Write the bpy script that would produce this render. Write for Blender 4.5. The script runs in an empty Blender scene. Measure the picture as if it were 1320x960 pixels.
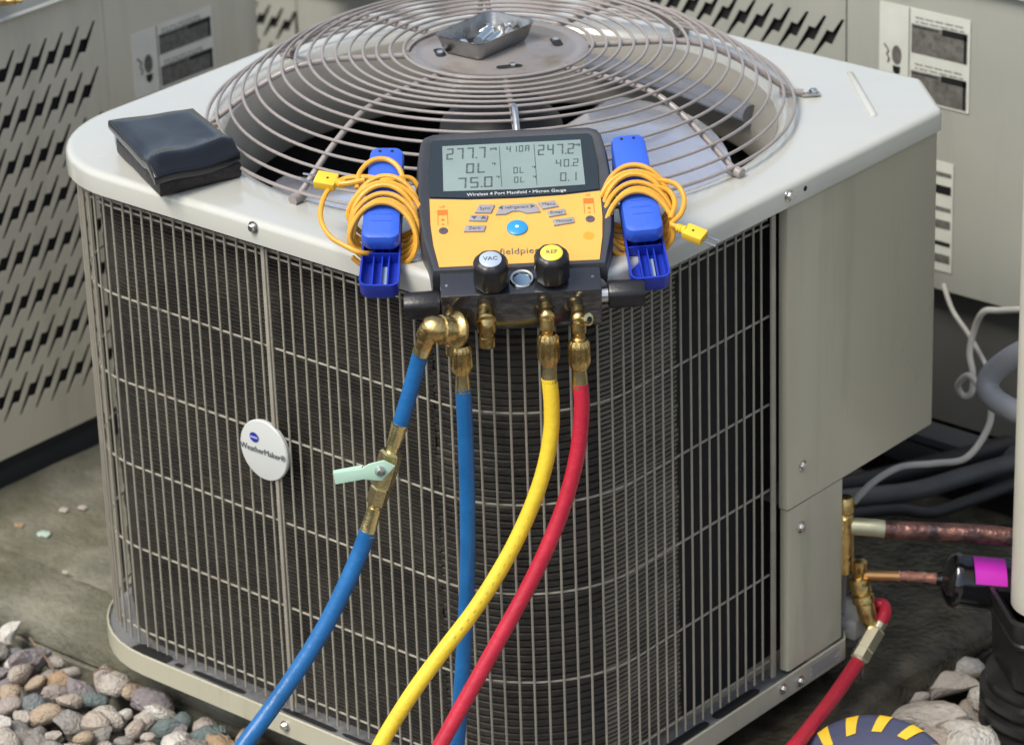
import bpy, bmesh, math, random
import numpy as np
from mathutils import Vector, Matrix, noise
random.seed(7)
PI = math.pi
SC = bpy.context.scene
COL = SC.collection

# ------------------------------------------------------------------ camera
CP = Vector((2.13648, -2.48902, 2.05446))
YAW, PITCH, ROLL, FPX = 2.28959, 0.425248, -0.0343655, 4571.57
_f = Vector((math.cos(PITCH)*math.cos(YAW), math.cos(PITCH)*math.sin(YAW), -math.sin(PITCH)))
_r = Vector((math.sin(YAW), -math.cos(YAW), 0)); _u = _r.cross(_f)
RT = _r*math.cos(ROLL) + _u*math.sin(ROLL); UP = -_r*math.sin(ROLL) + _u*math.cos(ROLL); FW = _f
cam = bpy.data.cameras.new('camera'); co = bpy.data.objects.new('camera', cam); COL.objects.link(co)
M = Matrix((RT, UP, -FW)).transposed().to_4x4(); M.translation = CP; co.matrix_world = M
cam.sensor_width = 36; cam.lens = FPX/1320*36; cam.clip_start = .05; cam.clip_end = 500
cam.dof.use_dof = True; cam.dof.focus_distance = 3.66; cam.dof.aperture_fstop = 8.5
SC.camera = co

# ------------------------------------------------------------------ light
SUN_EL, SUN_AZ = math.radians(57), math.radians(262)     # azimuth of the sun, counter-clockwise from +X
w = bpy.data.worlds.new('World'); SC.world = w; w.use_nodes = True
nt = w.node_tree; bg = nt.nodes['Background']
sky = nt.nodes.new('ShaderNodeTexSky'); sky.sky_type = 'NISHITA'; sky.sun_disc = False
sky.sun_elevation = SUN_EL; sky.sun_rotation = PI/2 - SUN_AZ; sky.dust_density = 3.0; sky.air_density = 1.0
hs = nt.nodes.new('ShaderNodeHueSaturation'); hs.inputs['Saturation'].default_value = .72      # overcast: the sky is nearly white
nt.links.new(sky.outputs[0], hs.inputs['Color']); nt.links.new(hs.outputs[0], bg.inputs[0]); bg.inputs[1].default_value = .11
sl = bpy.data.lights.new('sun', 'SUN'); sl.energy = 1.5; sl.angle = math.radians(24); sl.color = (1, .95, .86)
so = bpy.data.objects.new('sun', sl); COL.objects.link(so)
sd = Vector((math.cos(SUN_EL)*math.cos(SUN_AZ), math.cos(SUN_EL)*math.sin(SUN_AZ), math.sin(SUN_EL)))
so.rotation_euler = sd.to_track_quat('Z', 'Y').to_euler(); so.location = sd*6
SC.view_settings.view_transform = 'Standard'; SC.view_settings.look = 'None'
SC.view_settings.exposure = .90; SC.view_settings.gamma = 1
SC.cycles.max_bounces = 8

# pixel of the photograph -> world point on a plane (n . p = c)
def at(px, py, n, c):
    d = RT*((px-660)/FPX) - UP*((py-480)/FPX) + FW
    n = Vector(n); return CP + d*((c - n.dot(CP))/n.dot(d))
def atz(px, py, z): return at(px, py, (0, 0, 1), z)
def aty(px, py, y): return at(px, py, (0, 1, 0), y)
def atx(px, py, x): return at(px, py, (1, 0, 0), x)
def proj(p):
    q = Vector(p) - CP; d = q.dot(FW)
    return 660 + FPX*q.dot(RT)/d, 480 - FPX*q.dot(UP)/d

# ------------------------------------------------------------------ materials
MATS = {}
def mat(name, col, rough=.5, metal=0., var=.12, vs=8., bump=.0, bs=60., col2=None, c2s=4., c2t=(.5, .6), rvar=.0, coat=0., spec=.5, detail=6., bd=.01, c2m=(1, 1, 1)):
    if name in MATS: return MATS[name]
    m = bpy.data.materials.new(name); MATS[name] = m; m.use_nodes = True
    t = m.node_tree; b = t.nodes['Principled BSDF']; N = t.nodes.new; L = t.links.new
    tc = N('ShaderNodeTexCoord'); o = tc.outputs['Object']
    n1 = N('ShaderNodeTexNoise'); n1.inputs['Scale'].default_value = vs; n1.inputs['Detail'].default_value = detail; L(o, n1.inputs['Vector'])
    mp = N('ShaderNodeMapRange'); mp.inputs[1].default_value = .3; mp.inputs[2].default_value = .7
    mp.inputs[3].default_value = 1-var; mp.inputs[4].default_value = 1+var; L(n1.outputs['Fac'], mp.inputs[0])
    mx = N('ShaderNodeVectorMath'); mx.operation = 'SCALE'; mx.inputs[0].default_value = col[:3]; L(mp.outputs[0], mx.inputs['Scale'])
    out = mx.outputs[0]
    if col2 is not None:
        n2 = N('ShaderNodeTexNoise'); n2.inputs['Scale'].default_value = c2s; n2.inputs['Detail'].default_value = 8; n2.inputs['Roughness'].default_value = .65
        mv = N('ShaderNodeVectorMath'); mv.operation = 'MULTIPLY'; mv.inputs[1].default_value = c2m; L(o, mv.inputs[0]); L(mv.outputs[0], n2.inputs['Vector'])
        r2 = N('ShaderNodeMapRange'); r2.inputs[1].default_value = c2t[0]; r2.inputs[2].default_value = c2t[1]; L(n2.outputs['Fac'], r2.inputs[0])
        mm = N('ShaderNodeMix'); mm.data_type = 'RGBA'; L(r2.outputs[0], mm.inputs[0]); L(out, mm.inputs[6]); mm.inputs[7].default_value = (*col2[:3], 1)
        out = mm.outputs[2]
    L(out, b.inputs['Base Color'])
    b.inputs['Metallic'].default_value = metal; b.inputs['Specular IOR Level'].default_value = spec
    b.inputs['Coat Weight'].default_value = coat; b.inputs['Coat Roughness'].default_value = .08
    if rvar:
        r3 = N('ShaderNodeMapRange'); r3.inputs[1].default_value = .3; r3.inputs[2].default_value = .7
        r3.inputs[3].default_value = max(.02, rough-rvar); r3.inputs[4].default_value = min(1, rough+rvar); L(n1.outputs['Fac'], r3.inputs[0]); L(r3.outputs[0], b.inputs['Roughness'])
    else: b.inputs['Roughness'].default_value = rough
    if bump:
        n4 = N('ShaderNodeTexNoise'); n4.inputs['Scale'].default_value = bs; n4.inputs['Detail'].default_value = 8; L(o, n4.inputs['Vector'])
        bp = N('ShaderNodeBump'); bp.inputs['Strength'].default_value = bump; bp.inputs['Distance'].default_value = bd; L(n4.outputs['Fac'], bp.inputs['Height']); L(bp.outputs[0], b.inputs['Normal'])
    return m

PAINT = mat('beige_gray_paint', (.43, .412, .31), .32, var=.035, vs=5, bump=.05, bs=500, rvar=.06, coat=.2, col2=(.335, .315, .225), c2s=26, c2t=(.52, .85), c2m=(1, 1, .10))
PAINT_TOP = mat('sky_lit_top_paint', (.50, .505, .45), .22, var=.03, vs=6, bump=.03, bs=500, rvar=.06, coat=.9)  # beige lightened and cooled: the sky's reflection is put into the colour
PAINT_B = mat('neighbour_beige_paint', (.66, .61, .48), .42, var=.05, vs=5, bump=.05, bs=400, rvar=.06, col2=(.48, .45, .34), c2s=22, c2t=(.5, .9), c2m=(1, 1, .12))
PAINT_G = mat('neighbour_gray_paint', (.36, .365, .315), .42, var=.05, vs=4, bump=.05, bs=400, rvar=.06, col2=(.30, .30, .255), c2s=20, c2t=(.5, .85), c2m=(1, 1, .12))
WIRE = mat('wire_coating', (.30, .28, .225), .38, var=.10, vs=30, bump=.1, bs=300, col2=(.24, .20, .16), c2s=25, c2t=(.6, .75))
GUARD = mat('guard_wire_coating', (.285, .255, .235), .32, var=.08, vs=30, bump=.1, bs=300, coat=.2, col2=(.25, .22, .20), c2s=22, c2t=(.6, .8))
HUBM = mat('hub_plate_coating', (.215, .195, .18), .30, var=.07, vs=14, bump=.05, bs=200, coat=.3, col2=(.16, .13, .09), c2s=18, c2t=(.52, .68))
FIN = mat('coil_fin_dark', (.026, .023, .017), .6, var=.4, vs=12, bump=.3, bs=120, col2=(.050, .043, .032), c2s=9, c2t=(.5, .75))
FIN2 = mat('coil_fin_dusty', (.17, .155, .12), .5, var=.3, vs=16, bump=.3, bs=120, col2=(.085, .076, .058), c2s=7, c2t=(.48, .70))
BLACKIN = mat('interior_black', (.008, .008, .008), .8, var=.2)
VENT = mat('venturi_paint', (.33, .31, .26), .45, var=.08, vs=9)
GALV = mat('galvanised_ledge', (.50, .51, .52), .33, .7, var=.15, vs=20, bump=.08, bs=90, rvar=.1)
STEEL = mat('bright_steel', (.62, .62, .60), .24, 1, var=.15, vs=60, rvar=.08)
ALU = mat('blade_aluminium', (.84, .87, .95), .15, .7, var=.08, vs=10, bump=.03, bs=14, rvar=.06)
GREYTUBE = mat('grey_tube', (.17, .18, .20), .28, var=.1, vs=20, coat=.4)
BRASS = mat('brass', (.58, .42, .17), .27, 1, var=.16, vs=45, bump=.12, bs=160, rvar=.09, col2=(.44, .30, .12), c2s=35, c2t=(.52, .75))
BRASS_L = mat('pale_brass', (.74, .63, .33), .24, 1, var=.10, vs=60, bump=.06, bs=200, rvar=.06)
COPPER = mat('aged_copper', (.20, .10, .08), .38, .8, var=.3, vs=40, bump=.35, bs=80, col2=(.05, .035, .04), c2s=28, c2t=(.45, .6))
COPPER_N = mat('clean_copper', (.72, .40, .16), .28, 1, var=.1, vs=50)
CHAR = mat('charcoal_rubber', (.045, .048, .055), .42, var=.1, vs=40, bump=.08, bs=400)
BLACKP = mat('black_plastic', (.012, .012, .014), .34, var=.15, vs=40, bump=.05, bs=300)
BLOCK = mat('anodised_block', (.028, .030, .036), .20, .3, var=.08, vs=30, rvar=.04, coat=1.)
ORANGE = mat('orange_keypad', (.78, .40, .085), .38, var=.04, vs=20, bump=.03, bs=300)
ORANGE_D = mat('dark_orange_print', (.62, .17, .025), .4, var=.05)
KEYG = mat('grey_keys', (.30, .285, .30), .42, var=.06, vs=40)
BLUEKEY = mat('blue_power_key', (.03, .28, .62), .3, var=.05)
SCRGL = mat('screen_bezel_glass', (.018, .028, .032), .06, var=.1, vs=20, coat=.6)
LCD = mat('lcd_grey', (.225, .29, .275), .13, var=.10, vs=14, coat=.5)
INK = mat('lcd_ink', (.075, .10, .095), .35, var=.05)
WHITEINK = mat('white_print', (.62, .62, .60), .5, var=.05)
CLAMP = mat('blue_clamp_plastic', (.035, .115, .62), .33, var=.07, vs=25, bump=.05, bs=300, coat=.2)
CLAMPD = mat('deep_blue_clamp_plastic', (.012, .038, .42), .36, var=.07, vs=25, bump=.05, bs=300)
CABLE = mat('yellow_orange_cable', (.72, .36, .035), .40, var=.10, vs=60, bump=.08, bs=200)
PLUG = mat('yellow_plug', (.82, .52, .04), .36, var=.06, vs=40)
HBLUE = mat('blue_hose_rubber', (.008, .115, .32), .36, var=.14, vs=26, bump=.12, bs=140, rvar=.08)
HYEL = mat('yellow_hose_rubber', (.80, .57, .035), .38, var=.09, vs=26, bump=.12, bs=140, rvar=.08, col2=(.60, .40, .03), c2s=30, c2t=(.58, .75))
HRED = mat('red_hose_rubber', (.48, .018, .042), .36, var=.12, vs=26, bump=.12, bs=140, rvar=.08)
LEVER = mat('pale_green_lever', (.45, .66, .52), .38, var=.06, vs=30)
LEATHER = mat('black_leather', (.006, .007, .009), .26, var=.15, vs=30, bump=.05, bs=260, coat=.35, spec=.4)
LEATHER2 = mat('brown_black_leather', (.014, .011, .011), .42, var=.2, vs=30, bump=.3, bs=170)
BADGE = mat('badge_white', (.56, .58, .55), .35, var=.03, coat=.2)
LOGO = mat('logo_blue', (.02, .03, .28), .35)
TEXTG = mat('badge_text_grey', (.10, .11, .12), .5)
PVC = mat('pvc_cream', (.56, .55, .47), .40, var=.05, vs=10, bump=.04, bs=200, col2=(.42, .40, .33), c2s=9, c2t=(.58, .8))
DRAIN = mat('black_drain_plastic', (.012, .012, .012), .32, var=.2, vs=20, bump=.08, bs=120)
NAVY = mat('navy_case', (.055, .060, .11), .42, var=.07, vs=20, bump=.06, bs=300)
HAZ = mat('hazard_yellow', (.78, .48, .02), .42, var=.08, vs=40)
MAG = mat('magenta_label', (.50, .015, .42), .40, var=.05)
LABELW = mat('label_offwhite', (.76, .73, .63), .5, var=.07, vs=30)
LABELW2 = mat('label_greenwhite', (.60, .62, .54), .5, var=.07, vs=30)
LABELD = mat('label_dark_grey', (.13, .125, .11), .5, var=.35, vs=120, col2=(.20, .19, .17), c2s=160, c2t=(.55, .7))
LABELK = mat('label_black', (.012, .012, .012), .5, var=.1)
CONDG = mat('grey_conduit', (.26, .27, .28), .5, var=.1, vs=20)
CONDB = mat('black_conduit', (.016, .016, .017), .5, var=.2, vs=20, bump=.1, bs=90)
WWIRE = mat('white_cable', (.50, .48, .42), .42, var=.1, vs=40)
RUBB = mat('black_base_rubber', (.010, .013, .017), .6, var=.2, vs=12)
WALLM = mat('wall_render', (.28, .27, .22), .8, var=.12, vs=5, bump=.3, bs=60)
GROUND = mat('dark_soil', (.035, .030, .024), .9, var=.4, vs=20, bump=.8, bs=60)
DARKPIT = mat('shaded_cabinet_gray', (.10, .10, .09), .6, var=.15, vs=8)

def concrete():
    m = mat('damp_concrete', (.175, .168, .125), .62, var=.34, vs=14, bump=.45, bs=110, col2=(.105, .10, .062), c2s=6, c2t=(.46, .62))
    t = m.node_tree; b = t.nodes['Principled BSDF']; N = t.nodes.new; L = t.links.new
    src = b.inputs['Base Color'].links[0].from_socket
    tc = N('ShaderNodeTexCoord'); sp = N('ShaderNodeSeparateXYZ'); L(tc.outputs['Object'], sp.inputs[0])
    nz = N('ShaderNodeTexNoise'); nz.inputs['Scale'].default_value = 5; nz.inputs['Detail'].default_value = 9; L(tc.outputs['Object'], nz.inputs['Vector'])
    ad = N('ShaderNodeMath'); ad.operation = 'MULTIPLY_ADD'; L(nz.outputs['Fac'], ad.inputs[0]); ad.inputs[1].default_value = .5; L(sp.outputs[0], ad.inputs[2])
    mr = N('ShaderNodeMapRange'); mr.inputs[1].default_value = -.25; mr.inputs[2].default_value = .0; L(ad.outputs[0], mr.inputs[0])   # wet stain plus painted occlusion shade on the right-hand part of the slab
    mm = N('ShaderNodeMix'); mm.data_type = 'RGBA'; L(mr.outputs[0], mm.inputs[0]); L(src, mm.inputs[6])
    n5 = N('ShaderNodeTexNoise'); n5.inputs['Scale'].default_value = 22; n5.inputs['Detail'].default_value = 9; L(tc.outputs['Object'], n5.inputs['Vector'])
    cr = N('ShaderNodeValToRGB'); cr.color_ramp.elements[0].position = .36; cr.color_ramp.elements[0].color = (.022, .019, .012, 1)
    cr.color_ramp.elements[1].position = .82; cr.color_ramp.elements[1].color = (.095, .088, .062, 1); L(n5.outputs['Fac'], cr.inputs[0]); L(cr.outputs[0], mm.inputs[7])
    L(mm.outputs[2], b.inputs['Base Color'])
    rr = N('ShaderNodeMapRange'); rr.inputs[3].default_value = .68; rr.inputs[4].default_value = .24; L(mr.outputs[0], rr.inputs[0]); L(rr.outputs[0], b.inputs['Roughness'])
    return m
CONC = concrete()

# ------------------------------------------------------------------ builders
ORG = {}
class MB:
    def __init__(s): s.v = []; s.f = []
    def add(s, vs, fs):
        o = len(s.v); s.v += [Vector(v) for v in vs]; s.f += [tuple(i+o for i in f) for f in fs]; return s
    def box(s, c, size, R=None, bev=0.):
        bm = bmesh.new(); bmesh.ops.create_cube(bm, size=1); bmesh.ops.scale(bm, vec=size, verts=bm.verts)
        if bev: bmesh.ops.bevel(bm, geom=bm.edges[:], offset=bev, segments=2, profile=.6, affect='EDGES')
        return s.bm(bm, Matrix.Translation(c) @ (R.to_4x4() if R else Matrix()))
    def bm(s, bm, M=Matrix()):
        bm.verts.ensure_lookup_table(); bm.verts.index_update()
        s.add([M @ v.co for v in bm.verts], [[v.index for v in f.verts] for f in bm.faces]); bm.free(); return s
    def tube(s, pts, r, seg=10, caps=True, closed=False):
        pts = [Vector(p) for p in pts]; n = len(pts); rs = r if isinstance(r, (list, tuple)) else [r]*n
        T = []
        for i in range(n):
            a = pts[(i-1) % n] if closed or i else pts[0]; b = pts[(i+1) % n] if closed or i < n-1 else pts[-1]
            T.append((b-a).normalized() if (b-a).length > 1e-9 else Vector((0, 0, 1)))
        u = T[0].orthogonal().normalized(); o = len(s.v)
        for i in range(n):
            u = (u - T[i]*u.dot(T[i])); u = u.normalized() if u.length > 1e-6 else T[i].orthogonal().normalized(); w_ = T[i].cross(u)
            for k in range(seg):
                a = 2*PI*k/seg; s.v.append(pts[i] + (u*math.cos(a) + w_*math.sin(a))*rs[i])
        for i in range(n if closed else n-1):
            j = (i+1) % n
            for k in range(seg):
                l = (k+1) % seg; s.f.append((o+i*seg+k, o+i*seg+l, o+j*seg+l, o+j*seg+k))
        if caps and not closed:
            s.f.append(tuple(o+k for k in reversed(range(seg)))); s.f.append(tuple(o+(n-1)*seg+k for k in range(seg)))
        return s
    def lathe(s, p, ax, prof, seg=24, caps=True, star=None):   # prof: (distance along the axis, radius)
        ax = Vector(ax).normalized(); u = ax.orthogonal().normalized(); w_ = ax.cross(u); o = len(s.v); p = Vector(p)
        for h, r in prof:
            for k in range(seg):
                a = 2*PI*k/seg; rr = r*(star(a) if star else 1); s.v.append(p + ax*h + (u*math.cos(a)+w_*math.sin(a))*rr)
        for i in range(len(prof)-1):
            for k in range(seg):
                l = (k+1) % seg; s.f.append((o+i*seg+k, o+i*seg+l, o+(i+1)*seg+l, o+(i+1)*seg+k))
        if caps:
            s.f.append(tuple(o+k for k in reversed(range(seg)))); s.f.append(tuple(o+(len(prof)-1)*seg+k for k in range(seg)))
        return s
    def skin(s, loops, closed=True, cap0=False, cap1=False):
        o = len(s.v); n = len(loops[0])
        for l in loops: s.v += [Vector(q) for q in l]
        for i in range(len(loops)-1):
            for k in range(n if closed else n-1):
                l = (k+1) % n; s.f.append((o+i*n+k, o+i*n+l, o+(i+1)*n+l, o+(i+1)*n+k))
        if cap0: s.f.append(tuple(o+k for k in reversed(range(n))))
        if cap1: s.f.append(tuple(o+(len(loops)-1)*n+k for k in range(n)))
        return s
    def prism(s, poly, z0, z1, M=Matrix(), bev=0.):
        bm = bmesh.new(); vs = [bm.verts.new((x, y, z0)) for x, y in poly]; f = bm.faces.new(vs)
        r = bmesh.ops.extrude_face_region(bm, geom=[f]); bmesh.ops.translate(bm, vec=(0, 0, z1-z0), verts=[e for e in r['geom'] if isinstance(e, bmesh.types.BMVert)])
        bmesh.ops.recalc_face_normals(bm, faces=bm.faces)
        if bev:
            es = [e for e in bm.edges if abs(e.verts[0].co.z-z1) < 1e-7 and abs(e.verts[1].co.z-z1) < 1e-7]
            bmesh.ops.bevel(bm, geom=es, offset=bev, segments=2, profile=.6, affect='EDGES')
        return s.bm(bm, M)
    def mesh(s, name, m, org=Vector((0, 0, 0)), smooth=True, ang=.7):
        me = bpy.data.meshes.new(name); me.from_pydata([v-org for v in s.v], [], s.f)
        bm = bmesh.new(); bm.from_mesh(me); bmesh.ops.recalc_face_normals(bm, faces=bm.faces); bm.to_mesh(me); bm.free()
        if m: me.materials.append(m)
        if smooth: me.shade_smooth(); me.set_sharp_from_angle(angle=ang)
        return me
def org_of(o):
    return ORG.get(o.name, Vector((0, 0, 0))) if o else Vector((0, 0, 0))
def obj(name, mb, m, parent=None, smooth=True, ang=.7, kind=None):
    g = org_of(parent); me = mb.mesh(name, m, g, smooth, ang) if isinstance(mb, MB) else mb
    o = bpy.data.objects.new(name, me); COL.objects.link(o); o.parent = parent; ORG[o.name] = g
    if kind: o['kind'] = kind
    return o
def place(name, me, parent, M):          # instance of a shared mesh under parent, M in world space
    o = bpy.data.objects.new(name, me); COL.objects.link(o); o.parent = parent; g = org_of(parent); ORG[o.name] = g
    o.matrix_local = Matrix.Translation(-g) @ M; return o
def thing(name, label, cat, loc=(0, 0, 0), group=None, M=None):
    o = bpy.data.objects.new(name, None); COL.objects.link(o); o.empty_display_size = .05
    if M is not None: o.matrix_world = M; ORG[o.name] = Vector((0, 0, 0))
    else: o.location = loc; ORG[o.name] = Vector(loc)
    o['label'] = label; o['category'] = cat
    if group: o['group'] = group
    return o
def single(name, mb, m, label, cat, group=None, smooth=True, loc=None):
    g = Vector(loc) if loc else Vector((0, 0, 0)); me = mb.mesh(name, m, g, smooth)
    o = bpy.data.objects.new(name, me); COL.objects.link(o); o.location = g; o['label'] = label; o['category'] = cat
    if group: o['group'] = group
    return o
def spline(pts, n=8, closed=False):
    P = [Vector(p) for p in pts]; out = []; N = len(P)
    for i in range(N if closed else N-1):
        if closed: a, b, c, d = P[(i-1) % N], P[i], P[(i+1) % N], P[(i+2) % N]
        else: a, b, c, d = P[max(i-1, 0)], P[i], P[i+1], P[min(i+2, N-1)]
        for k in range(n):
            t = k/n; out.append(.5*((2*b) + (c-a)*t + (2*a-5*b+4*c-d)*t*t + (3*b-a-3*c+d)*t**3))
    if not closed: out.append(P[-1])
    return out
def rpoly(V, R, d=0., nseg=8):           # convex CCW polygon, inset by d, corners filleted
    n = len(V); V = [Vector(v) for v in V]; L = []
    for i in range(n):
        a, b = V[i], V[(i+1) % n]; t = (b-a).normalized(); nn = Vector((-t.y, t.x)); L.append((a+nn*d, t))
    Q = []
    for i in range(n):
        p, t = L[i-1]; q, s = L[i]; den = t.x*s.y - t.y*s.x; k = ((q.x-p.x)*s.y - (q.y-p.y)*s.x)/den; Q.append(p+t*k)
    out = []
    for i in range(n):
        t = L[i-1][1]; s = L[i][1]; r = max(R[i]-d, .003); ang = math.acos(max(-1, min(1, t.dot(s)))); tl = r*math.tan(ang/2)
        a = Q[i]-t*tl; c = a + Vector((-t.y, t.x))*r; v0 = a-c
        for k in range(nseg+1):
            th = ang*k/nseg; out.append(c + Vector((v0.x*math.cos(th)-v0.y*math.sin(th), v0.x*math.sin(th)+v0.y*math.cos(th))))
    return out
def text_mesh(body, size, m, M, name='lettering', parent=None, align='CENTER', ext=.0002):
    cu = bpy.data.curves.new('t', 'FONT'); cu.body = body; cu.size = size; cu.align_x = align; cu.align_y = 'CENTER'; cu.extrude = ext; cu.resolution_u = 2
    o = bpy.data.objects.new('t', cu); COL.objects.link(o); dg = bpy.context.evaluated_depsgraph_get(); me = bpy.data.meshes.new_from_object(o.evaluated_get(dg))
    bpy.data.objects.remove(o); me.materials.clear(); me.materials.append(m); me.name = name
    g = org_of(parent); me.transform(Matrix.Translation(-g) @ M)
    q = bpy.data.objects.new(name, me); COL.objects.link(q); q.parent = parent; ORG[q.name] = g; return q
def frame(o, x, y):
    x = Vector(x).normalized(); y = Vector(y).normalized(); z = x.cross(y); M = Matrix((x, y, z)).transposed().to_4x4(); M.translation = Vector(o); return M
def screw_mb(p, n, r=.0052):
    mb = MB(); mb.lathe(p, n, [(0, r*1.35), (.0012, r*1.35), (.0016, r)], 16)
    mb.lathe(Vector(p)+Vector(n).normalized()*.0014, n, [(0, r*.86), (.0035, r*.86), (.0042, r*.7)], 6); return mb

# ================================================================== ground, slab, gravel
GZ = -.115
g = MB(); nn_ = 40
xs = sorted([-60, -20, -8, 8, 20, 60] + [-4+8*i/nn_ for i in range(nn_+1)])
for y in xs:
    for x in xs: g.v.append(Vector((x, y, GZ + .006*noise.noise(Vector((x*4, y*4, 0))))))
k_ = len(xs); g.f += [(j*k_+i, j*k_+i+1, (j+1)*k_+i+1, (j+1)*k_+i) for j in range(k_-1) for i in range(k_-1)]
ground = obj('ground', g, GROUND, kind='structure')
def slab(x0, x1, y0, y1, z0, z1):
    mb = MB(); bm = bmesh.new(); nx = max(2, int((x1-x0)/.02)); ny = max(2, int((y1-y0)/.02))
    def jit(x, y): return .0016*noise.noise(Vector((x*30, y*30, 1))) + .003*noise.noise(Vector((x*8, y*8, 3)))
    top = [[None]*(nx+1) for _ in range(ny+1)]
    V = []; F = []
    for j in range(ny+1):
        for i in range(nx+1):
            x = x0+(x1-x0)*i/nx; y = y0+(y1-y0)*j/ny; e = (i in (0, nx)) or (j in (0, ny))
            ch = -.004 - .004*abs(noise.noise(Vector((x*25, y*25, 5)))) if e else 0
            V.append((x, y, z1+jit(x, y)+ch))
    for j in range(ny):
        for i in range(nx):
            a = j*(nx+1)+i; F.append((a, a+1, a+nx+2, a+nx+1))
    ring = [i for i in range(nx+1)] + [j*(nx+1)+nx for j in range(1, ny+1)] + [ny*(nx+1)+i for i in range(nx-1, -1, -1)] + [j*(nx+1) for j in range(ny-1, 0, -1)]
    zs = [z1-.012, z1-.034, z1-.038, z1-.042, z0]; off = [.004, .005, -.004, .006, .008]
    prev = ring; cx, cy = (x0+x1)/2, (y0+y1)/2
    for z, of in zip(zs, off):
        b = len(V)
        for r_ in ring:
            x, y, _ = V[r_]; of2 = of + .0025*noise.noise(Vector((x*20, y*20, z*60)))
            V.append((x + (of2 if x >= x1-1e-6 else -of2 if x <= x0+1e-6 else 0), y + (of2 if y >= y1-1e-6 else -of2 if y <= y0+1e-6 else 0), z))
        cur = list(range(b, b+len(ring))); L = len(ring)
        for k in range(L): F.append((prev[k], prev[(k+1) % L], cur[(k+1) % L], cur[k]))
        prev = cur
    bm.free(); mb.add(V, F); return mb
PZ = -.030
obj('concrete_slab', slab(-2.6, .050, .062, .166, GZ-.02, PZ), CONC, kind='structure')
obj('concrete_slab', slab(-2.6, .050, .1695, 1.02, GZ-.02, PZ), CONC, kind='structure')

# stones
STC = [(.30, .28, .25), (.50, .45, .385), (.60, .57, .50), (.40, .28, .17), (.46, .36, .25), (.20, .22, .22), (.15, .19, .18), (.42, .36, .315), (.64, .61, .54), (.26, .23, .23), (.46, .39, .32)]
STM = [mat('stone_%s' % n, c, .75, var=.22, vs=2.6, bump=.5, bs=4.5, bd=.10, col2=tuple(x*.68 for x in c), c2s=2.4, c2t=(.48, .75), detail=10) for n, c in zip('abcdefghijk', STC)]
def stone_mesh(seed, sharp):
    bm = bmesh.new(); bmesh.ops.create_icosphere(bm, subdivisions=2, radius=1)
    rr = random.Random(seed); ax = [Vector((rr.uniform(-1, 1), rr.uniform(-1, 1), rr.uniform(-1, 1))).normalized() for _ in range(7)]
    cut = [rr.uniform(.62, .9) for _ in ax]
    for v in bm.verts:
        p = v.co.normalized(); q = p*(1+.30*noise.noise(p*1.3+Vector((seed*7.1, 0, 0))))
        if sharp:
            for a, c in zip(ax, cut):
                d = q.dot(a)
                if d > c: q -= a*(d-c)*.85
        q += p*.10*noise.noise(p*3.5+Vector((0, seed*3.3, 0))); v.co = q
    me = bpy.data.meshes.new('stone'); bm.to_mesh(me); bm.free(); me.shade_smooth(); me.set_sharp_from_angle(angle=.62 if sharp else 1.2); return me
SHAPES = [stone_mesh(i, i % 3 != 0) for i in range(12)]
COMBO = {}
def stone(parent, p, size, rot, si, mi, vis):
    if (si, mi) not in COMBO:
        me = SHAPES[si].copy(); me.materials.clear(); me.materials.append(STM[mi]); COMBO[(si, mi)] = me
    o = bpy.data.objects.new('stone', COMBO[(si, mi)]); COL.objects.link(o); o.parent = parent
    o.location = p; o.scale = size; o.rotation_euler = rot; return o
rs = random.Random(3)
far_v, far_f = {i: [] for i in range(len(STM))}, {i: [] for i in range(len(STM))}
def far_stone(p, size, rot, si, mi):
    from mathutils import Euler
    Mx = Matrix.Translation(p) @ Euler(rot).to_matrix().to_4x4() @ Matrix.Diagonal((*size, 1)); o = len(far_v[mi])
    far_v[mi] += [Mx @ v.co for v in SHAPES[si].vertices]; far_f[mi] += [tuple(i+o for i in q.vertices) for q in SHAPES[si].polygons]
def scatter(x0, x1, y0, y1, dmin, smin, smax, tries, zc, inside, weights, zlay=.0):
    pts = []
    for _ in range(tries):
        x, y = rs.uniform(x0, x1), rs.uniform(y0, y1)
        if not inside(x, y): continue
        s_ = rs.uniform(smin, smax)**1.0
        if any((x-a)**2+(y-b)**2 < (dmin*(s_+c)/(2*smin))**2 for a, b, c in pts): continue
        pts.append((x, y, s_))
    for x, y, s_ in pts:
        z = zc + s_*.25 + rs.uniform(0, zlay)
        size = (s_*rs.uniform(.9, 1.35), s_*rs.uniform(.75, 1.0), s_*rs.uniform(.5, .8)); rot = (rs.uniform(-.5, .5), rs.uniform(-.5, .5), rs.uniform(0, 6.28))
        si = rs.randrange(12); mi = rs.choices(range(len(STM)), weights)[0]
        px, py = proj((x, y, z))
        if -30 < px < 1350 and -30 < py < 985: stone(ground, (x, y, z), size, rot, si, mi, True)
        elif s_ > .008: far_stone((x, y, z), size, rot, si, mi)
W1 = [8, 8, 6, 2, 3, 5, 3, 5, 5, 4, 5]; W2 = [1, 8, 7, 0, 1, 0, 0, 3, 8, 0, 6]
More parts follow.
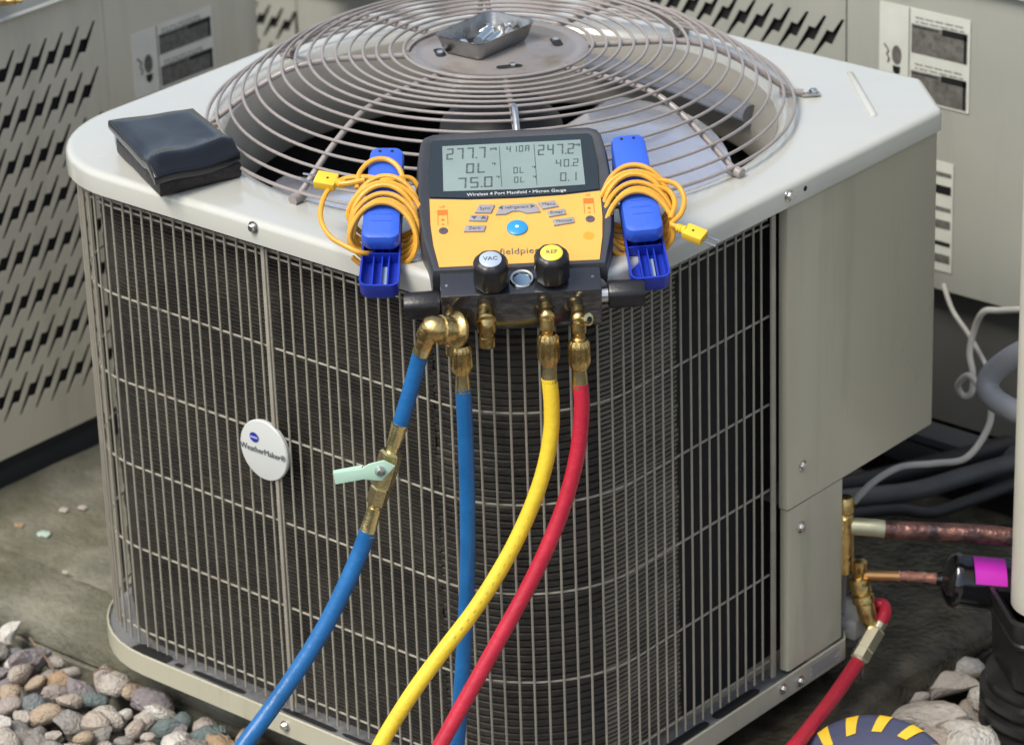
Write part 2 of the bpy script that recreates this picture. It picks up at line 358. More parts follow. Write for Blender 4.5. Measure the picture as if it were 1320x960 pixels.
def pack(x0, x1, y0, y1, step, smin, smax, z0, inside, weights, zj):
    ny = int((y1-y0)/(step*.87)); nx = int((x1-x0)/step)
    for j in range(ny):
        for i in range(nx):
            x = x0+step*(i+.5*(j % 2))+rs.uniform(-.3, .3)*step; y = y0+step*.87*j+rs.uniform(-.3, .3)*step
            if not inside(x, y): continue
            s_ = rs.uniform(smin, smax); z = z0+rs.uniform(0, zj)
            size = (s_*rs.uniform(.95, 1.45), s_*rs.uniform(.75, 1.05), s_*rs.uniform(.55, .85)); rot = (rs.uniform(-.6, .6), rs.uniform(-.6, .6), rs.uniform(0, 6.28))
            si = rs.randrange(12); mi = rs.choices(range(len(STM)), weights)[0]; px, py = proj((x, y, z))
            if -25 < px < 1345 and 700 < py < 985: stone(ground, (x, y, z), size, rot, si, mi, True)
            else: far_stone((x, y, z), size, rot, si, mi)
LEFT = lambda x, y: y < .052 and not (x > -.30 and y > -.2)
pack(-1.7, .1, -.6, .055, .029, .011, .017, GZ+.020, LEFT, W1, .012)
pack(-1.4, -.30, -.35, .054, .033, .012, .023, GZ+.050, LEFT, W1, .016)
pack(.075, .75, .34, 1.25, .040, .016, .024, GZ+.015, lambda x, y: x > .075, W2, .012)
pack(.085, .75, .40, 1.15, .062, .022, .032, GZ+.034, lambda x, y: x > .085, W2, .01)
pack(.0, 1.2, -.9, .34, .042, .016, .024, GZ+.006, lambda x, y: x > .10 or y < -.05, W1, .01)
# the long pale stones by the drain pipe
for px, py, sx, sy, sz, rz, si, mi in [(1215, 882, .046, .020, .017, .55, 1, 1), (1140+60, 925, .055, .026, .022, .45, 4, 1), (1240, 945, .026, .022, .018, .2, 3, 2), (1180, 868, .030, .014, .014, .7, 7, 10),
                                       (1165, 905, .040, .013, .012, .95, 5, 1), (1236, 862, .032, .018, .016, .3, 8, 8), (1210, 845, .026, .017, .014, .1, 10, 7), (1275, 900, .03, .02, .02, .1, 2, 2)]:
    p = atz(px, py, GZ+.045); stone(ground, p, (sx, sy, sz), (0.1, -.15, rz), si, mi, True)
mbs = MB()
for mi in far_v:
    if far_v[mi]:
        o = obj('gravel', MB().add(far_v[mi], far_f[mi]), STM[mi], kind='stuff'); o['label'] = 'mixed river gravel spread beside the concrete slab'; o['category'] = 'gravel'; o['group'] = 'loose gravel round the slab'
# stony litter on the slab
for k, (px, py, s_, c) in enumerate([(57, 688, .009, 'pale green'), (82, 657, .006, 'grey'), (106, 654, .006, 'white'), (84, 737, .004, 'small white'), (25, 676, .006, 'brownish')]):
    p = atz(px, py, PZ+.003); mb = MB(); bm = bmesh.new(); bmesh.ops.create_icosphere(bm, subdivisions=1, radius=1)
    for v in bm.verts: v.co *= 1+.3*noise.noise(v.co*2+Vector((k, 0, 0)))
    mb.bm(bm, Matrix.Translation(p) @ Matrix.Diagonal((s_*1.3, s_, s_*.35, 1)))
    single('stone_chip', mb, mat('chip_pale', (.40, .50, .42), .6) if k == 0 else STM[1 if k != 4 else 3],
           c + ' stone chip lying on the concrete slab ' + ['left of the air conditioner', 'near the neighbouring black base', 'beside the grey chip near the black base', 'close to the slab joint', 'at the far left edge of the slab'][k], 'stone chip', loc=p)

for k, pts in enumerate([[(38, 822), (52, 838), (66, 858), (70, 868)], [(118, 868), (132, 861), (150, 866)], [(228, 872), (236, 886), (240, 900)]]):
    P = [atz(x, y, GZ+.072+.003*(i % 2)) for i, (x, y) in enumerate(pts)]
    single('dry_twig', MB().tube(spline(P, 4), .0014-.0002*k, 6), mat('twig_brown', (.16, .11, .07), .8, var=.3, vs=60),
           ['long thin dry twig lying across the gravel at the far left', 'short dry twig on the gravel at the slab edge', 'short dry twig on the gravel below the front rim'][k], 'twig', loc=P[0])

# ================================================================== main air conditioner
S, H, ZR, ZB = .79, .6377, .6113, .0274
TOPV = [(0, 0), (0, .718), (-.078, S), (-S, S), (-S, 0)]; TOPR = [.165, .014, .014, .15, .15]
BASEV = [(0, 0), (0, .535), (-.20, S), (-S, S), (-S, 0)]; BASER = [.165, .010, .012, .15, .15]
def out(V, R, d, z, n=10): return [Vector((p.x, p.y, z)) for p in rpoly(V, R, d, n)]
AC = thing('air_conditioner', 'large beige outdoor air conditioner with wire fan guard on top and gauges on its corner', 'air conditioner', (-.4, .4, 0))
FC = Vector((-.402, .408, 0)); RO = .322
def raycast(poly, a):
    d = Vector((math.cos(a), math.sin(a))); c = Vector((FC.x, FC.y)); best = None; n = len(poly)
    for i in range(n):
        p, q = Vector(poly[i][:2])-c, Vector(poly[(i+1) % n][:2])-c; e = q-p; den = d.x*e.y-d.y*e.x
        if abs(den) < 1e-12: continue
        t = (p.x*e.y-p.y*e.x)/den; u = (p.x*d.y-p.y*d.x)/den
        if t > 0 and -1e-6 <= u <= 1+1e-6 and (best is None or t > best): best = t
    return best
prof = [(.0082, -.0265), (.0015, -.0265), (.0, -.0262), (.0, -.0075), (.0008, -.0045), (.0028, -.0018), (.006, -.0003), (.010, 0)]
polys = [[Vector((p.x, p.y)) for p in rpoly(TOPV, TOPR, d, 14)] for d, z in prof]
angs = sorted(set([2*PI*k/240 for k in range(240)] + [math.atan2(p.y-FC.y, p.x-FC.x) % (2*PI) for p in polys[3]]))
angs = [a for i, a in enumerate(angs) if i == 0 or a-angs[i-1] > 1e-4]
loops = []
for (d, z), pl in zip(prof, polys): loops.append([Vector((FC.x+math.cos(a)*raycast(pl, a), FC.y+math.sin(a)*raycast(pl, a), H+z)) for a in angs])
for r, z in [(RO+.012, 0), (RO+.006, -.0008), (RO+.001, -.004), (RO-.003, -.010)]: loops.append([Vector((FC.x+math.cos(a)*r, FC.y+math.sin(a)*r, H+z)) for a in angs])
top = obj('top_cover', MB().skin(loops), PAINT_TOP, AC, ang=.5)
# venturi ring inside the opening
vl = [(RO-.003, H-.010), (RO-.012, H-.025), (RO-.018, H-.05), (RO-.018, .545), (RO-.014, .540)]
obj('venturi_ring', MB().skin([[Vector((FC.x+math.cos(2*PI*k/96)*r, FC.y+math.sin(2*PI*k/96)*r, z)) for k in range(96)] for r, z in vl]), VENT, AC)
# embossed rib near the cut corner, screw hole
p0, p1 = atz(1095, 94, H), atz(1127, 150, H)
d_ = (p1-p0); rb = MB(); rb.tube([p0+Vector((0, 0, -.0035)), p0+d_*.04+Vector((0, 0, -.0012)), p0+d_*.96+Vector((0, 0, -.0012)), p1+Vector((0, 0, -.0035))], .0048, 14)
obj('embossed_rib', rb, PAINT_TOP, AC)
# side cabinet panels
def wallstrip(pts, z0, z1, t=.0012, nrm=None):
    mb = MB(); n = len(pts); V = []
    for i, p in enumerate(pts):
        a = pts[max(i-1, 0)]; b = pts[min(i+1, n-1)]; tg = (b-a).normalized(); nr = Vector((tg.y, -tg.x))
        V.append((p, p-nr*t))
    lo = [[Vector((a.x, a.y, z0(a) if callable(z0) else z0)) for a, b in V], [Vector((a.x, a.y, z1)) for a, b in V], [Vector((b.x, b.y, z1)) for a, b in V], [Vector((b.x, b.y, z0(b) if callable(z0) else z0)) for a, b in V]]
    mb.skin(lo+[lo[0]], closed=False)
    return mb
XP = -.0035
pp = [Vector((XP-.012, .4238)), Vector((XP-.003, .4238)), Vector((XP-.0008, .4246)), Vector((XP, .4268)), Vector((XP, .56)), Vector((XP, .709)), Vector((XP-.0008, .7135)), Vector((XP-.003, .717))] + [Vector((XP-.003-.0755*k/3, .717+.0685*k/3)) for k in (1, 2, 3)]
obj('upper_side_panel', wallstrip(pp, .2395, ZR-.0015), PAINT, AC, ang=.5)
pl_ = [Vector((XP-.012, .4262)), Vector((XP-.0035, .4262)), Vector((XP-.0014, .427)), Vector((XP-.0006, .4292)), Vector((XP-.0006, .529)), Vector((XP-.0012, .532)), Vector((XP-.004, .535)), Vector((-.085, .64)), Vector((-.18, .765))]
obj('lower_side_panel', wallstrip(pl_, ZB+.002, .2375), PAINT, AC, ang=.5)
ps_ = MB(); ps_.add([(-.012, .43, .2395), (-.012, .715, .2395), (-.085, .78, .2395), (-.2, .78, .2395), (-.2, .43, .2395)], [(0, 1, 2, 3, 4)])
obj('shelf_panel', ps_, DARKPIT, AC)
# base pan: rim, ledge with drain slots, floor
bl = [(.0, 0, 0), (.0, 0, ZB-.001), (.0008, 0, ZB), (.0022, 0, ZB), (.003, 0, ZB-.002), (.003, 0, ZB-.006), (.048, 0, ZB-.010)]
obj('base_pan', MB().skin([out(BASEV, BASER, d, z) for d, _, z in bl], cap1=True), PAINT, AC, ang=.5)
lp = [out(BASEV, BASER, d, ZB-.0045-.001*i) for i, d in enumerate((.0036, .036))]
obj('ledge', MB().skin(lp), GALV, AC)
def path_at(poly, s0, s1, step):         # walk along an open polyline
    out_ = []; acc = 0; pts = poly; s_ = s0; L = 0
    seg = [(pts[i], pts[i+1], (pts[i+1]-pts[i]).length) for i in range(len(pts)-1)]
    tot = sum(x[2] for x in seg); s1 = min(s1, tot)
    while s_ <= s1+1e-9:
        a = 0
        for p, q, l in seg:
            if s_ <= a+l+1e-9: out_.append(p+(q-p)*((s_-a)/l if l else 0)); break
            a += l
        s_ += step
    return out_
def cpath(d, ystart):                    # from the right face, round the front corner, left face, and back
    P = rpoly([(0, 0), (0, S), (-S, S), (-S, 0)], [.165, .02, .15, .15], d, 16)
    P = [Vector((p.x, p.y)) for p in P]      # order: front corner arc, right-back corner, back-left, left corner
    fr = P[:17]; bk = P[34:51]; lf = P[51:68]
    return [Vector((-d, ystart))] + [p for p in fr[::-1] if p.y < ystart-1e-4] + lf[::-1] + bk[::-1] + [Vector((-.25, S-d))]
slots = MB()
sp = cpath(.014, .41)
for s0, s1, wd in [(.030, .112, .014), (.125, .20, .012), (.215, .29, .012), (.655, .74, .008), (.80, .885, .008), (.902, .914, .007), (.925, .985, .020), (.60-.03, .645, .006), (.50, .56, .008), (.40, .46, .008)]:
    c = path_at(sp, s0, s1, (s1-s0)/10.)
    V1 = []; V2 = []
    for i, p in enumerate(c):
        a = c[max(i-1, 0)]; b = c[min(i+1, len(c)-1)]; tg = (b-a).normalized(); nr = Vector((tg.y, -tg.x)); ww = wd*(.55 if i in (0, len(c)-1) else 1)/2
        V1.append(Vector((*(p+nr*ww), ZB-.0036))); V2.append(Vector((*(p-nr*ww), ZB-.0036)))
    obj('drain_slot', MB().skin([V1, V2], closed=False), BLACKIN, AC)
# coil of stacked fins, then black sheets added to stop light
CZ0, CZ1 = .034, .604
cp_ = [p for p in cpath(.034, .262)]
def dense(P, d):
    L = sum((P[i+1]-P[i]).length for i in range(len(P)-1)); return path_at(P, 0, L, d)
def fins(P, z0, z1, pitch, t, depth):
    mb = MB(); z = z0
    nr = []
    for i, p in enumerate(P):
        a = P[max(i-1, 0)]; b = P[min(i+1, len(P)-1)]; tg = (b-a).normalized(); nr.append(Vector((tg.y, -tg.x)))
    k = 0
    sgn = 1 if (P[len(P)//2]-Vector((FC.x, FC.y))).dot(nr[len(P)//2]) > 0 else -1
    while z < z1:
        j = [.0016*noise.noise(Vector((p.x*25, p.y*25, k*3.7))) + .002*noise.noise(Vector((p.x*6, p.y*6, k*.31))) for p in P]
        A = [Vector((*(p+nr[i]*sgn*(0+j[i])), z)) for i, p in enumerate(P)]; B = [Vector((*(p+nr[i]*sgn*(0+j[i])), z+t)) for i, p in enumerate(P)]
        C = [Vector((*(p-nr[i]*sgn*depth), z+t*1.3)) for i, p in enumerate(P)]; D = [Vector((*(p-nr[i]*sgn*depth), z-.2*t)) for i, p in enumerate(P)]
        mb.skin([D, A, B, C], closed=False); z += pitch; k += 1
    return mb
i0 = next(i for i, p in enumerate(cp_) if p.x < -.05)
coilA = dense(cp_, .016)
ir = [p for p in coilA if p.y > .125 and p.x > -.2]; il = coilA[len(ir)-1:]
obj('coil_fins', fins(ir, CZ0, CZ1, .0058, .0028, .008), FIN2, AC, kind='stuff', ang=.3)
ic = [p for p in il if p.x > -.19 and p.y < .3]; il = il[len(ic)-1:]
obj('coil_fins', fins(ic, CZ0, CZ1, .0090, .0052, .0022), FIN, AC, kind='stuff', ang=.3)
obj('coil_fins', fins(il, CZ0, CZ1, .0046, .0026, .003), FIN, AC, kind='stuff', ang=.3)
bs_ = [Vector((p.x, p.y)) for p in cpath(.0372, .17)]
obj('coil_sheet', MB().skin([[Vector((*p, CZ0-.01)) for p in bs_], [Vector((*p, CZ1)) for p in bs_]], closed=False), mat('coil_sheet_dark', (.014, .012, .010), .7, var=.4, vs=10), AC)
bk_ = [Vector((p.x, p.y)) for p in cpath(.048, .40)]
obj('light_stop_backing', MB().skin([[Vector((*p, CZ0-.02)) for p in bk_], [Vector((*p, CZ1)) for p in bk_]], closed=False), BLACKIN, AC)  # black sheet added behind the coil to stop light
il2 = [Vector((-.055, .53)), Vector((-.055, .24)), Vector((-.30, .24))]
obj('light_stop_partition', MB().skin([[Vector((*p, .02)) for p in il2], [Vector((*p, .603)) for p in il2]], closed=False), BLACKIN, AC)  # black sheet added to keep light out of the open side
obj('light_stop_liner', MB().skin([[Vector((FC.x+math.cos(2*PI*k/64)*.345, FC.y+math.sin(2*PI*k/64)*.345, z)) for k in range(64)] for z in (.605, .60)] + [[Vector((FC.x+math.cos(2*PI*k/64)*(RO-.013), FC.y+math.sin(2*PI*k/64)*(RO-.013), .545)) for k in range(64)]]), BLACKIN, AC)  # black liner added round the fan opening to stop light
# wire grille: upright wires, cross wires, straps
GR = obj('wire_grille', MB().skin([[Vector((*p, z)) for p in path_at(cpath(.0165, .4045), 0, 9, .012)] for z in (.5975, .6005)], closed=False), WIRE, AC)
gp = cpath(.0125, .4045); Lg = sum((gp[i+1]-gp[i]).length for i in range(len(gp)-1))
wm = MB().tube([(0, 0, .033), (0, 0, .33), (0, 0, .6035)], 0.00135, 8).mesh('upright_wire', WIRE)
wires = path_at(gp, .0162, min(Lg, 2.3), .01618)
for i, p in enumerate(wires): place('upright_wire', wm, GR, Matrix.Translation((p.x, p.y, 0)) @ Matrix.Rotation(rs.uniform(-.003, .003), 4, 'X'))
g2 = [Vector((*p, 0)) for p in path_at(cpath(.0152, .4045), 0, 9, .012)]
for z in (.593, .4840, .3765, .2700, .1620, .0500): obj('cross_wire', MB().tube([q+Vector((0, 0, z)) for q in g2], 0.00135, 8), WIRE, GR)
def strap(p, nrm, w_, name='strap'):
    t = Vector((-nrm.y, nrm.x, 0)); R = Matrix((t, nrm, Vector((0, 0, 1)))).transposed()
    return obj(name, MB().box(Vector((p.x, p.y, .318))+nrm*.001, (w_, .003, .575), R, .0008), WIRE, AC)
strap(Vector((-.4015, .0105, 0)), Vector((0, -1, 0)), .0050)
strap(Vector((-.0105, .4045, 0)), Vector((1, 0, 0)), .0075)
i_ = min(range(len(wires)), key=lambda i: abs(proj((wires[i].x, wires[i].y, .4))[0]-694)); q = wires[i_]
nv = Vector((q.x+.165+.0, q.y-.165, 0)).normalized(); strap(q, nv, .0052)
q = min(wires, key=lambda p: (p-Vector((-.755, .02))).length); strap(q, Vector((-.6, -.8, 0)), .007)
q = min(wires, key=lambda p: (p-Vector((-.775, .10))).length); strap(q, Vector((-.95, -.3, 0)), .012)
# badge
bc = aty(341, 580, 0.008); bc.y = .0065
bd = obj('round_badge', MB().lathe(bc+Vector((0, .006, 0)), (0, -1, 0), [(0, .0355), (.0045, .0365), (.0062, .0355), (.0066, .034)], 48), BADGE, AC)
bm_ = frame(bc+Vector((0, -.0012, 0)), (1, 0, 0), (0, 0, 1))
lg = MB(); n_ = 28; lg.add([bm_ @ Vector((-.0125+.0068*math.cos(2*PI*k/n_), .0135+.0060*math.sin(2*PI*k/n_), .0002)) for k in range(n_)], [tuple(range(n_))])
obj('oval_logo', lg, LOGO, bd)
lg = MB(); lg.add([bm_ @ Vector((-.0125+x, .0135+y, .0005)) for x, y in ((-.0055, -.001), (.0055, -.001), (.0055, .0012), (-.0055, .0012))], [(0, 1, 2, 3)])
obj('logo_band', lg, mat('logo_light', (.35, .38, .65), .4), bd)
text_mesh('WeatherMaker\u00ae', .0100, TEXTG, bm_ @ Matrix.Translation((0, -.001, .0003)), 'lettering', bd)
# screws and holes
for (p, nr) in [(aty(327, 293, 0), (0, -1, 0)), (atx(1016, 252, 0), (1, 0, 0)), (atx(1034, 600, XP), (1, 0, 0)), (atx(1032, 679, XP), (1, 0, 0)), (atx(1009, 887, 0), (1, 0, 0)), (atx(1031, 877, 0), (1, 0, 0)), (aty(368, 935, 0), (0, -1, 0))]:
    obj('screw', screw_mb(p, nr), STEEL, AC)
cdir = Vector((-1, 0, 0)); obj('screw', screw_mb(Vector((-.7915, .20, .624)), cdir), STEEL, AC)
obj('screw', screw_mb(Vector((-S, .30, .03))+Vector((0, -.14, -.005)), cdir), STEEL, AC)
ph = atx(1038, 243, 0); obj('screw_hole', MB().lathe(ph, (1, 0, 0), [(0, .0030), (.0004, .0030)], 16), BLACKIN, AC)
# rating sticker on the base rim
def on_x(pts, x): return [atx(px, py, x) for px, py in pts]
st = on_x([(1043, 858), (1084, 836), (1085, 851), (1043, 874)], .0006); zc_ = [.0235, .0235, .0035, .0035]
ys = [st[0].y, st[1].y, st[1].y, st[0].y]
lb = obj('rating_sticker', MB().add([(.0006, y, z) for y, z in zip(ys, zc_)], [(0, 1, 2, 3)]), mat('sticker_silver', (.40, .40, .36), .35, var=.1, vs=60), AC)
ln = MB()
for k in range(5):
    z = .0205-.0033*k; a = ys[0]+.004+.003*(k % 2); b = ys[1]-.003-.006*((k*7) % 3); ln.add([(.0009, a, z), (.0009, b, z), (.0009, b, z-.0012), (.0009, a, z-.0012)], [(0, 1, 2, 3)])
obj('printed_lines', ln, mat('print_grey', (.16, .16, .14), .6), lb)

# fan guard ---------------------------------------------------------
def gz(r):                                # dome profile
    P = [(0, .7165), (.20, .7165), (.235, .7105), (.262, .698), (.29, .681), (.315, .6625), (.340, .645), (.36, .640)]
    for (a, za), (b, zb) in zip(P, P[1:]):
        if r <= b: t = (r-a)/(b-a); return za+(zb-za)*t
    return P[-1][1]
def circ(r, z, n=96): return [Vector((FC.x+r*math.cos(2*PI*k/n), FC.y+r*math.sin(2*PI*k/n), z)) for k in range(n)]
FG = obj('fan_guard', MB().tube(circ(.3385, gz(.3385)+.003, 110), .0021, 8, closed=True), GUARD, AC)
for k in range(15):
    r = .1085+.01555*k; obj('guard_ring', MB().tube(circ(r, gz(r)+.0040, 100), .00185, 8, closed=True), GUARD, FG)
# curled start of the innermost wire
obj('guard_wire_end', MB().tube([Vector((FC.x+r*math.cos(a), FC.y+r*math.sin(a), gz(r)+.004)) for a, r in [(math.radians(225-2*i), .104-.0006*i) for i in range(24)]], .0018, 8), GUARD, FG)
for k in range(8):
    a = k*PI/4; u_ = Vector((math.cos(a), math.sin(a), 0))
    diag = k % 2
    rr = [.095, .14, .19, .225, .248, .27, .295, .32, .336]
    P = [FC+u_*r+Vector((0, 0, gz(r)-.0015)) for r in rr]
    if not diag: P += [FC+u_*.342+Vector((0, 0, .6415))]
    obj('guard_rod', MB().tube(spline(P, 4), .0036, 10), GUARD, FG)
    if not diag:
        obj('foot', MB().tube([FC+u_*.330+Vector((0, 0, .6450)), FC+u_*.348+Vector((0, 0, .6425))], .0062, 14), GUARD, FG)
    else:
        mb = MB(); t = Vector((-u_.y, u_.x, 0)); R = Matrix((u_, t, Vector((0, 0, 1)))).transposed()
        mb.tube([FC+u_*.325+Vector((0, 0, .6455)), FC+u_*.352+Vector((0, 0, .6425))], .0042, 10)
        mb.box(FC+u_*.361+Vector((0, 0, .6398)), (.022, .012, .0022), R, .0008); br = obj('mounting_tab', mb, GUARD, FG)
        obj('screw', screw_mb(FC+u_*.364+Vector((0, 0, .6409)), (0, 0, 1), .0056), STEEL, AC)
# hub plate with slotted holes
hz = .7180
hp = MB(); hp.lathe((FC.x, FC.y, hz-.003), (0, 0, 1), [(0, .1035), (.0025, .1035), (.0032, .1022), (.0034, .094), (.0024, .0925), (.0024, .086), (.0034, .0845), (.0036, .046), (.0046, .0445), (.0046, .0)], 64, caps=False)
HP = obj('hub_plate', hp, HUBM, FG)
for k in range(4):
    a = math.radians(315+90*k+6); u_ = Vector((math.cos(a), math.sin(a), 0)); c = FC+u_*.068+Vector((0, 0, hz+.0008))
    t = Vector((-u_.y, u_.x, 0)); mb = MB(); n_ = 24
    mb.add([c + u_*(.006*math.cos(2*PI*j/n_)) + t*((.006*math.sin(2*PI*j/n_)) + (.009 if math.sin(2*PI*j/n_) > 0 else -.009)) for j in range(n_)], [tuple(range(n_))])
    obj('slot', mb, BLACKIN, HP)
    obj('hub_bolt', screw_mb(c+t*.004+Vector((0, 0, -.002)), (0, 0, 1), .0052), STEEL, HP)
# hanging hook of the gauge set comes later.  Fan, motor, conduit
FAN = obj('fan_hub', MB().lathe((FC.x, FC.y, .50), (0, 0, 1), [(0, .03), (.0, .075), (.1, .075), (.13, .07), (.15, .05), (.15, 0)], 32, caps=False), mat('motor_black', (.02, .02, .02), .5), AC)
def blade(a0, a1, z0, z1):
    mb = MB(); n = 22; m_ = 8
    for j in range(m_+1):
        r = .075+(.268-.075)*j/m_
        for i in range(n+1):
            t = i/n; lead = a0 + (1-j/m_)*.12; a = lead+(a1-lead - .0)*t; z = z0+(z1-z0)*t+.016*math.sin(PI*t)-.004*j/m_
            mb.v.append(Vector((FC.x+r*math.cos(a), FC.y+r*math.sin(a), z)))
    k = n+1; mb.f += [(j*k+i, j*k+i+1, (j+1)*k+i+1, (j+1)*k+i) for j in range(m_) for i in range(n)]
    lo = len(mb.v); mb.v += [v-Vector((0, 0, .0022)) for v in mb.v]; mb.f += [tuple(x+lo for x in reversed(f)) for f in mb.f]
    return mb
for a in (24, 204): obj('fan_blade', blade(math.radians(a), math.radians(a+76), .545, .575), ALU, AC)
obj('wire_conduit', MB().tube(spline([FC+Vector((-.098, .283, .598)), FC+Vector((.03, .278, .601)), FC+Vector((.172, .250, .598))], 6), .0125, 16), GREYTUBE, AC)

# service valves, coupling wall on the cut corner ----------------------
def hexlathe(mb, p, ax, r, l): return mb.lathe(p, ax, [(0, r*.9), (l*.08, r), (l*.92, r), (l, r*.9)], 6)
sv = obj('suction_valve', MB().tube([(-.045, .552, .195), (-.012, .545, .178), (-.012, .545, .110)], .013, 14).lathe((-.012, .548, .205), (0, 0, -1), [(0, .008), (.004, .011), (.018, .011), (.020, .009)], 12), BRASS, AC)
pv = atx(1107, 752, -.003)
lv = MB(); lv.lathe(pv+Vector((0, 0, .030)), (0, 0, -1), [(-.002, .006), (0, .0095), (.010, .0105), (.014, .008), (.020, .008), (.022, .0115), (.034, .0125)], 16)
ax2 = (atx(1118, 795, .012)-atx(1106, 745, -.003)).normalized()
lv.lathe(pv+Vector((0, 0, .006)), ax2, [(0, .0125), (.016, .0125), (.018, .0105), (.020, .0135), (.028, .0138), (.030, .011), (.036, .0112), (.050, .0108), (.054, .0075), (.060, .0065)], 18)
liquid = obj('liquid_valve', lv, BRASS, AC)
obj('valve_cap', MB().lathe(pv+Vector((0, 0, .036)), (0, 0, -1), [(0, .0055), (.0008, .0055)], 6), BLACKIN, liquid)
obj('valve_bracket', MB().box((-.03, .562, .118), (.02, .004, .15), None, .001).box((-.022, .575, .030), (.05, .05, .025), None, .003), GALV, AC)

# ================================================================== pipes behind and beside
def U(px, py, z): return atz(px, py, z)
def hpl(px, py, c): return at(px, py, (.6585, -.7526, 0), c)
# suction line: pale stub then burnt copper
c0 = Vector((-.012, .545, .135)); HC = Vector((.6585, -.7526, 0)).dot(c0)
A = [hpl(1098, 678, HC), hpl(1128, 680, HC+.004), hpl(1150, 683, HC+.005)]
SUC = thing('suction_pipe', 'thick burnt copper pipe leaving the valve, pale at its start', 'pipe', A[0])
obj('pale_stub', MB().tube(spline(A, 4), .0104, 14), mat('pale_green_brass', (.46, .45, .30), .35, .6, var=.15, vs=40), SUC)
B = [hpl(1140, 682, HC+.005), hpl(1180, 684, HC+.006), hpl(1230, 686, HC+.01), hpl(1290, 690, HC+.015), hpl(1345, 700, HC+.02), hpl(1420, 716, HC+.03)]
obj('burnt_copper_pipe', MB().tube(spline(B, 6), .0110, 16), COPPER, SUC)
hl = Vector((.6585, -.7526, 0)).dot(pv)
LQ = thing('liquid_pipe', 'thin copper pipe between the brass valve and the black filter drier', 'pipe', pv)
obj('clean_copper_pipe', MB().tube([hpl(1112, 741, hl), hpl(1160, 742, hl)], .0062, 12), COPPER_N, LQ)
C = [hpl(1158, 742, hl), hpl(1180, 743, hl), hpl(1205, 745, hl), hpl(1228, 748, hl)]
obj('flaking_copper_pipe', MB().tube(spline(C, 8), [.0063+.0011*math.sin(i*2.1)*math.sin(i*.9) for i in range(25)], 12), mat('flaking_copper', (.42, .20, .14), .5, .6, var=.4, vs=90, bump=.6, bs=120, col2=(.62, .50, .42), c2s=60, c2t=(.52, .6)), LQ)
DR = thing('filter_drier', 'glossy black filter drier cylinder with magenta sticker lying behind the white pipe', 'filter drier', hpl(1250, 752, hl))
d0, d1 = hpl(1213, 745, hl), hpl(1360, 758, hl); dax = (d1-d0).normalized(); DRM = mat('drier_gloss_black', (.006, .006, .008), .12, var=.1, vs=30, bump=.08, bs=60, coat=.6)
obj('shell', MB().lathe(d0, dax, [(-.006, .007), (0, .010), (.004, .022), (.010, .031), (.014, .0335), (.020, .0345), (.022, .0335), (.13, .0345), (.14, .0335), (.152, .02), (.16, .007)], 40), DRM, DR)
lab = MB(); n_ = 12; upv = Vector((0, 0, 1)); sd_ = dax.cross(upv).normalized(); sd_ = sd_ if sd_.dot(Vector((.66, -.75, 0))) > 0 else -sd_
l0 = [[d0+dax*x+(sd_*math.cos(t)+upv*math.sin(t))*.0352 for t in [math.radians(22+62*i/n_) for i in range(n_+1)]] for x in (.037, .075)]
obj('magenta_sticker', MB().skin(l0, closed=False), MAG, DR)
# black and gray flexible conduits lying behind
def conduit(name, label, pts, r, m, cat='conduit', ribs=True, group=None):
    P = spline(pts, 14); rr = [r*(1+(.045 if ribs and i % 2 else 0)) for i in range(len(P))]
    return single(name, MB().tube(P, rr, 16), m, label, cat, group, loc=pts[0])
hz_ = lambda px, py, z: U(px, py, z)
conduit('flexible_conduit', 'upper grey black ribbed conduit curving behind the beige panel', [U(1060, 630, .0), U(1110, 622, .0), U(1170, 607, .0), U(1240, 590, .0), U(1330, 565, .01), U(1420, 540, .02)], .0135, CONDB)
conduit('flexible_conduit', 'smooth slate grey conduit below the ribbed one', [U(1060, 645, .01), U(1110, 640, .01), U(1180, 632, .01), U(1250, 612, .01), U(1330, 590, .015), U(1420, 565, .02)], .0125, mat('slate_conduit', (.065, .067, .07), .5, var=.2, vs=18, bump=.05, bs=90), ribs=False)
conduit('flexible_conduit', 'thin black conduit, lowest behind the copper pipe', [U(1060, 668, -.005), U(1110, 660, -.005), U(1160, 656, -.005), U(1200, 660, -.008), U(1250, 645, -.005), U(1330, 615, 0)], .0085, CONDB, ribs=False)
conduit('grey_elbow_pipe', 'light grey plastic pipe bend under white cable near the cream downpipe', [aty(1345, 440, .95), aty(1302, 462, .94), aty(1276, 486, .93), aty(1276, 508, .92), aty(1300, 526, .91), aty(1345, 545, .90)], .0145, CONDG, 'pipe', ribs=False)
def V3(px, py, y): return aty(px, py, y)
conduit('white_cable', 'long white cable looping down behind the beige panel', [V3(1340, 398, 1.03), V3(1290, 400, 1.03), V3(1268, 402, 1.02), V3(1256, 425, 1.02), V3(1250, 455, 1.01), V3(1254, 480, 1.0), V3(1253, 505, .99), V3(1242, 510, .985), V3(1235, 496, .98), V3(1248, 484, .975), V3(1262, 498, .97), V3(1277, 525, .96), V3(1272, 555, .94), V3(1245, 590, .90), V3(1205, 597, .87), V3(1160, 602, .83), V3(1125, 622, .79), V3(1100, 648, .76)], .0042, WWIRE, 'cable', ribs=False)
conduit('white_cable', 'thin white cable hanging straight from the neighbouring cabinet', [V3(1216, 366, 1.06), V3(1228, 400, 1.05), V3(1248, 430, 1.04), V3(1268, 465, 1.03), V3(1285, 500, 1.0), V3(1310, 520, .98), V3(1340, 530, .96)], .0032, WWIRE, 'cable', ribs=False)
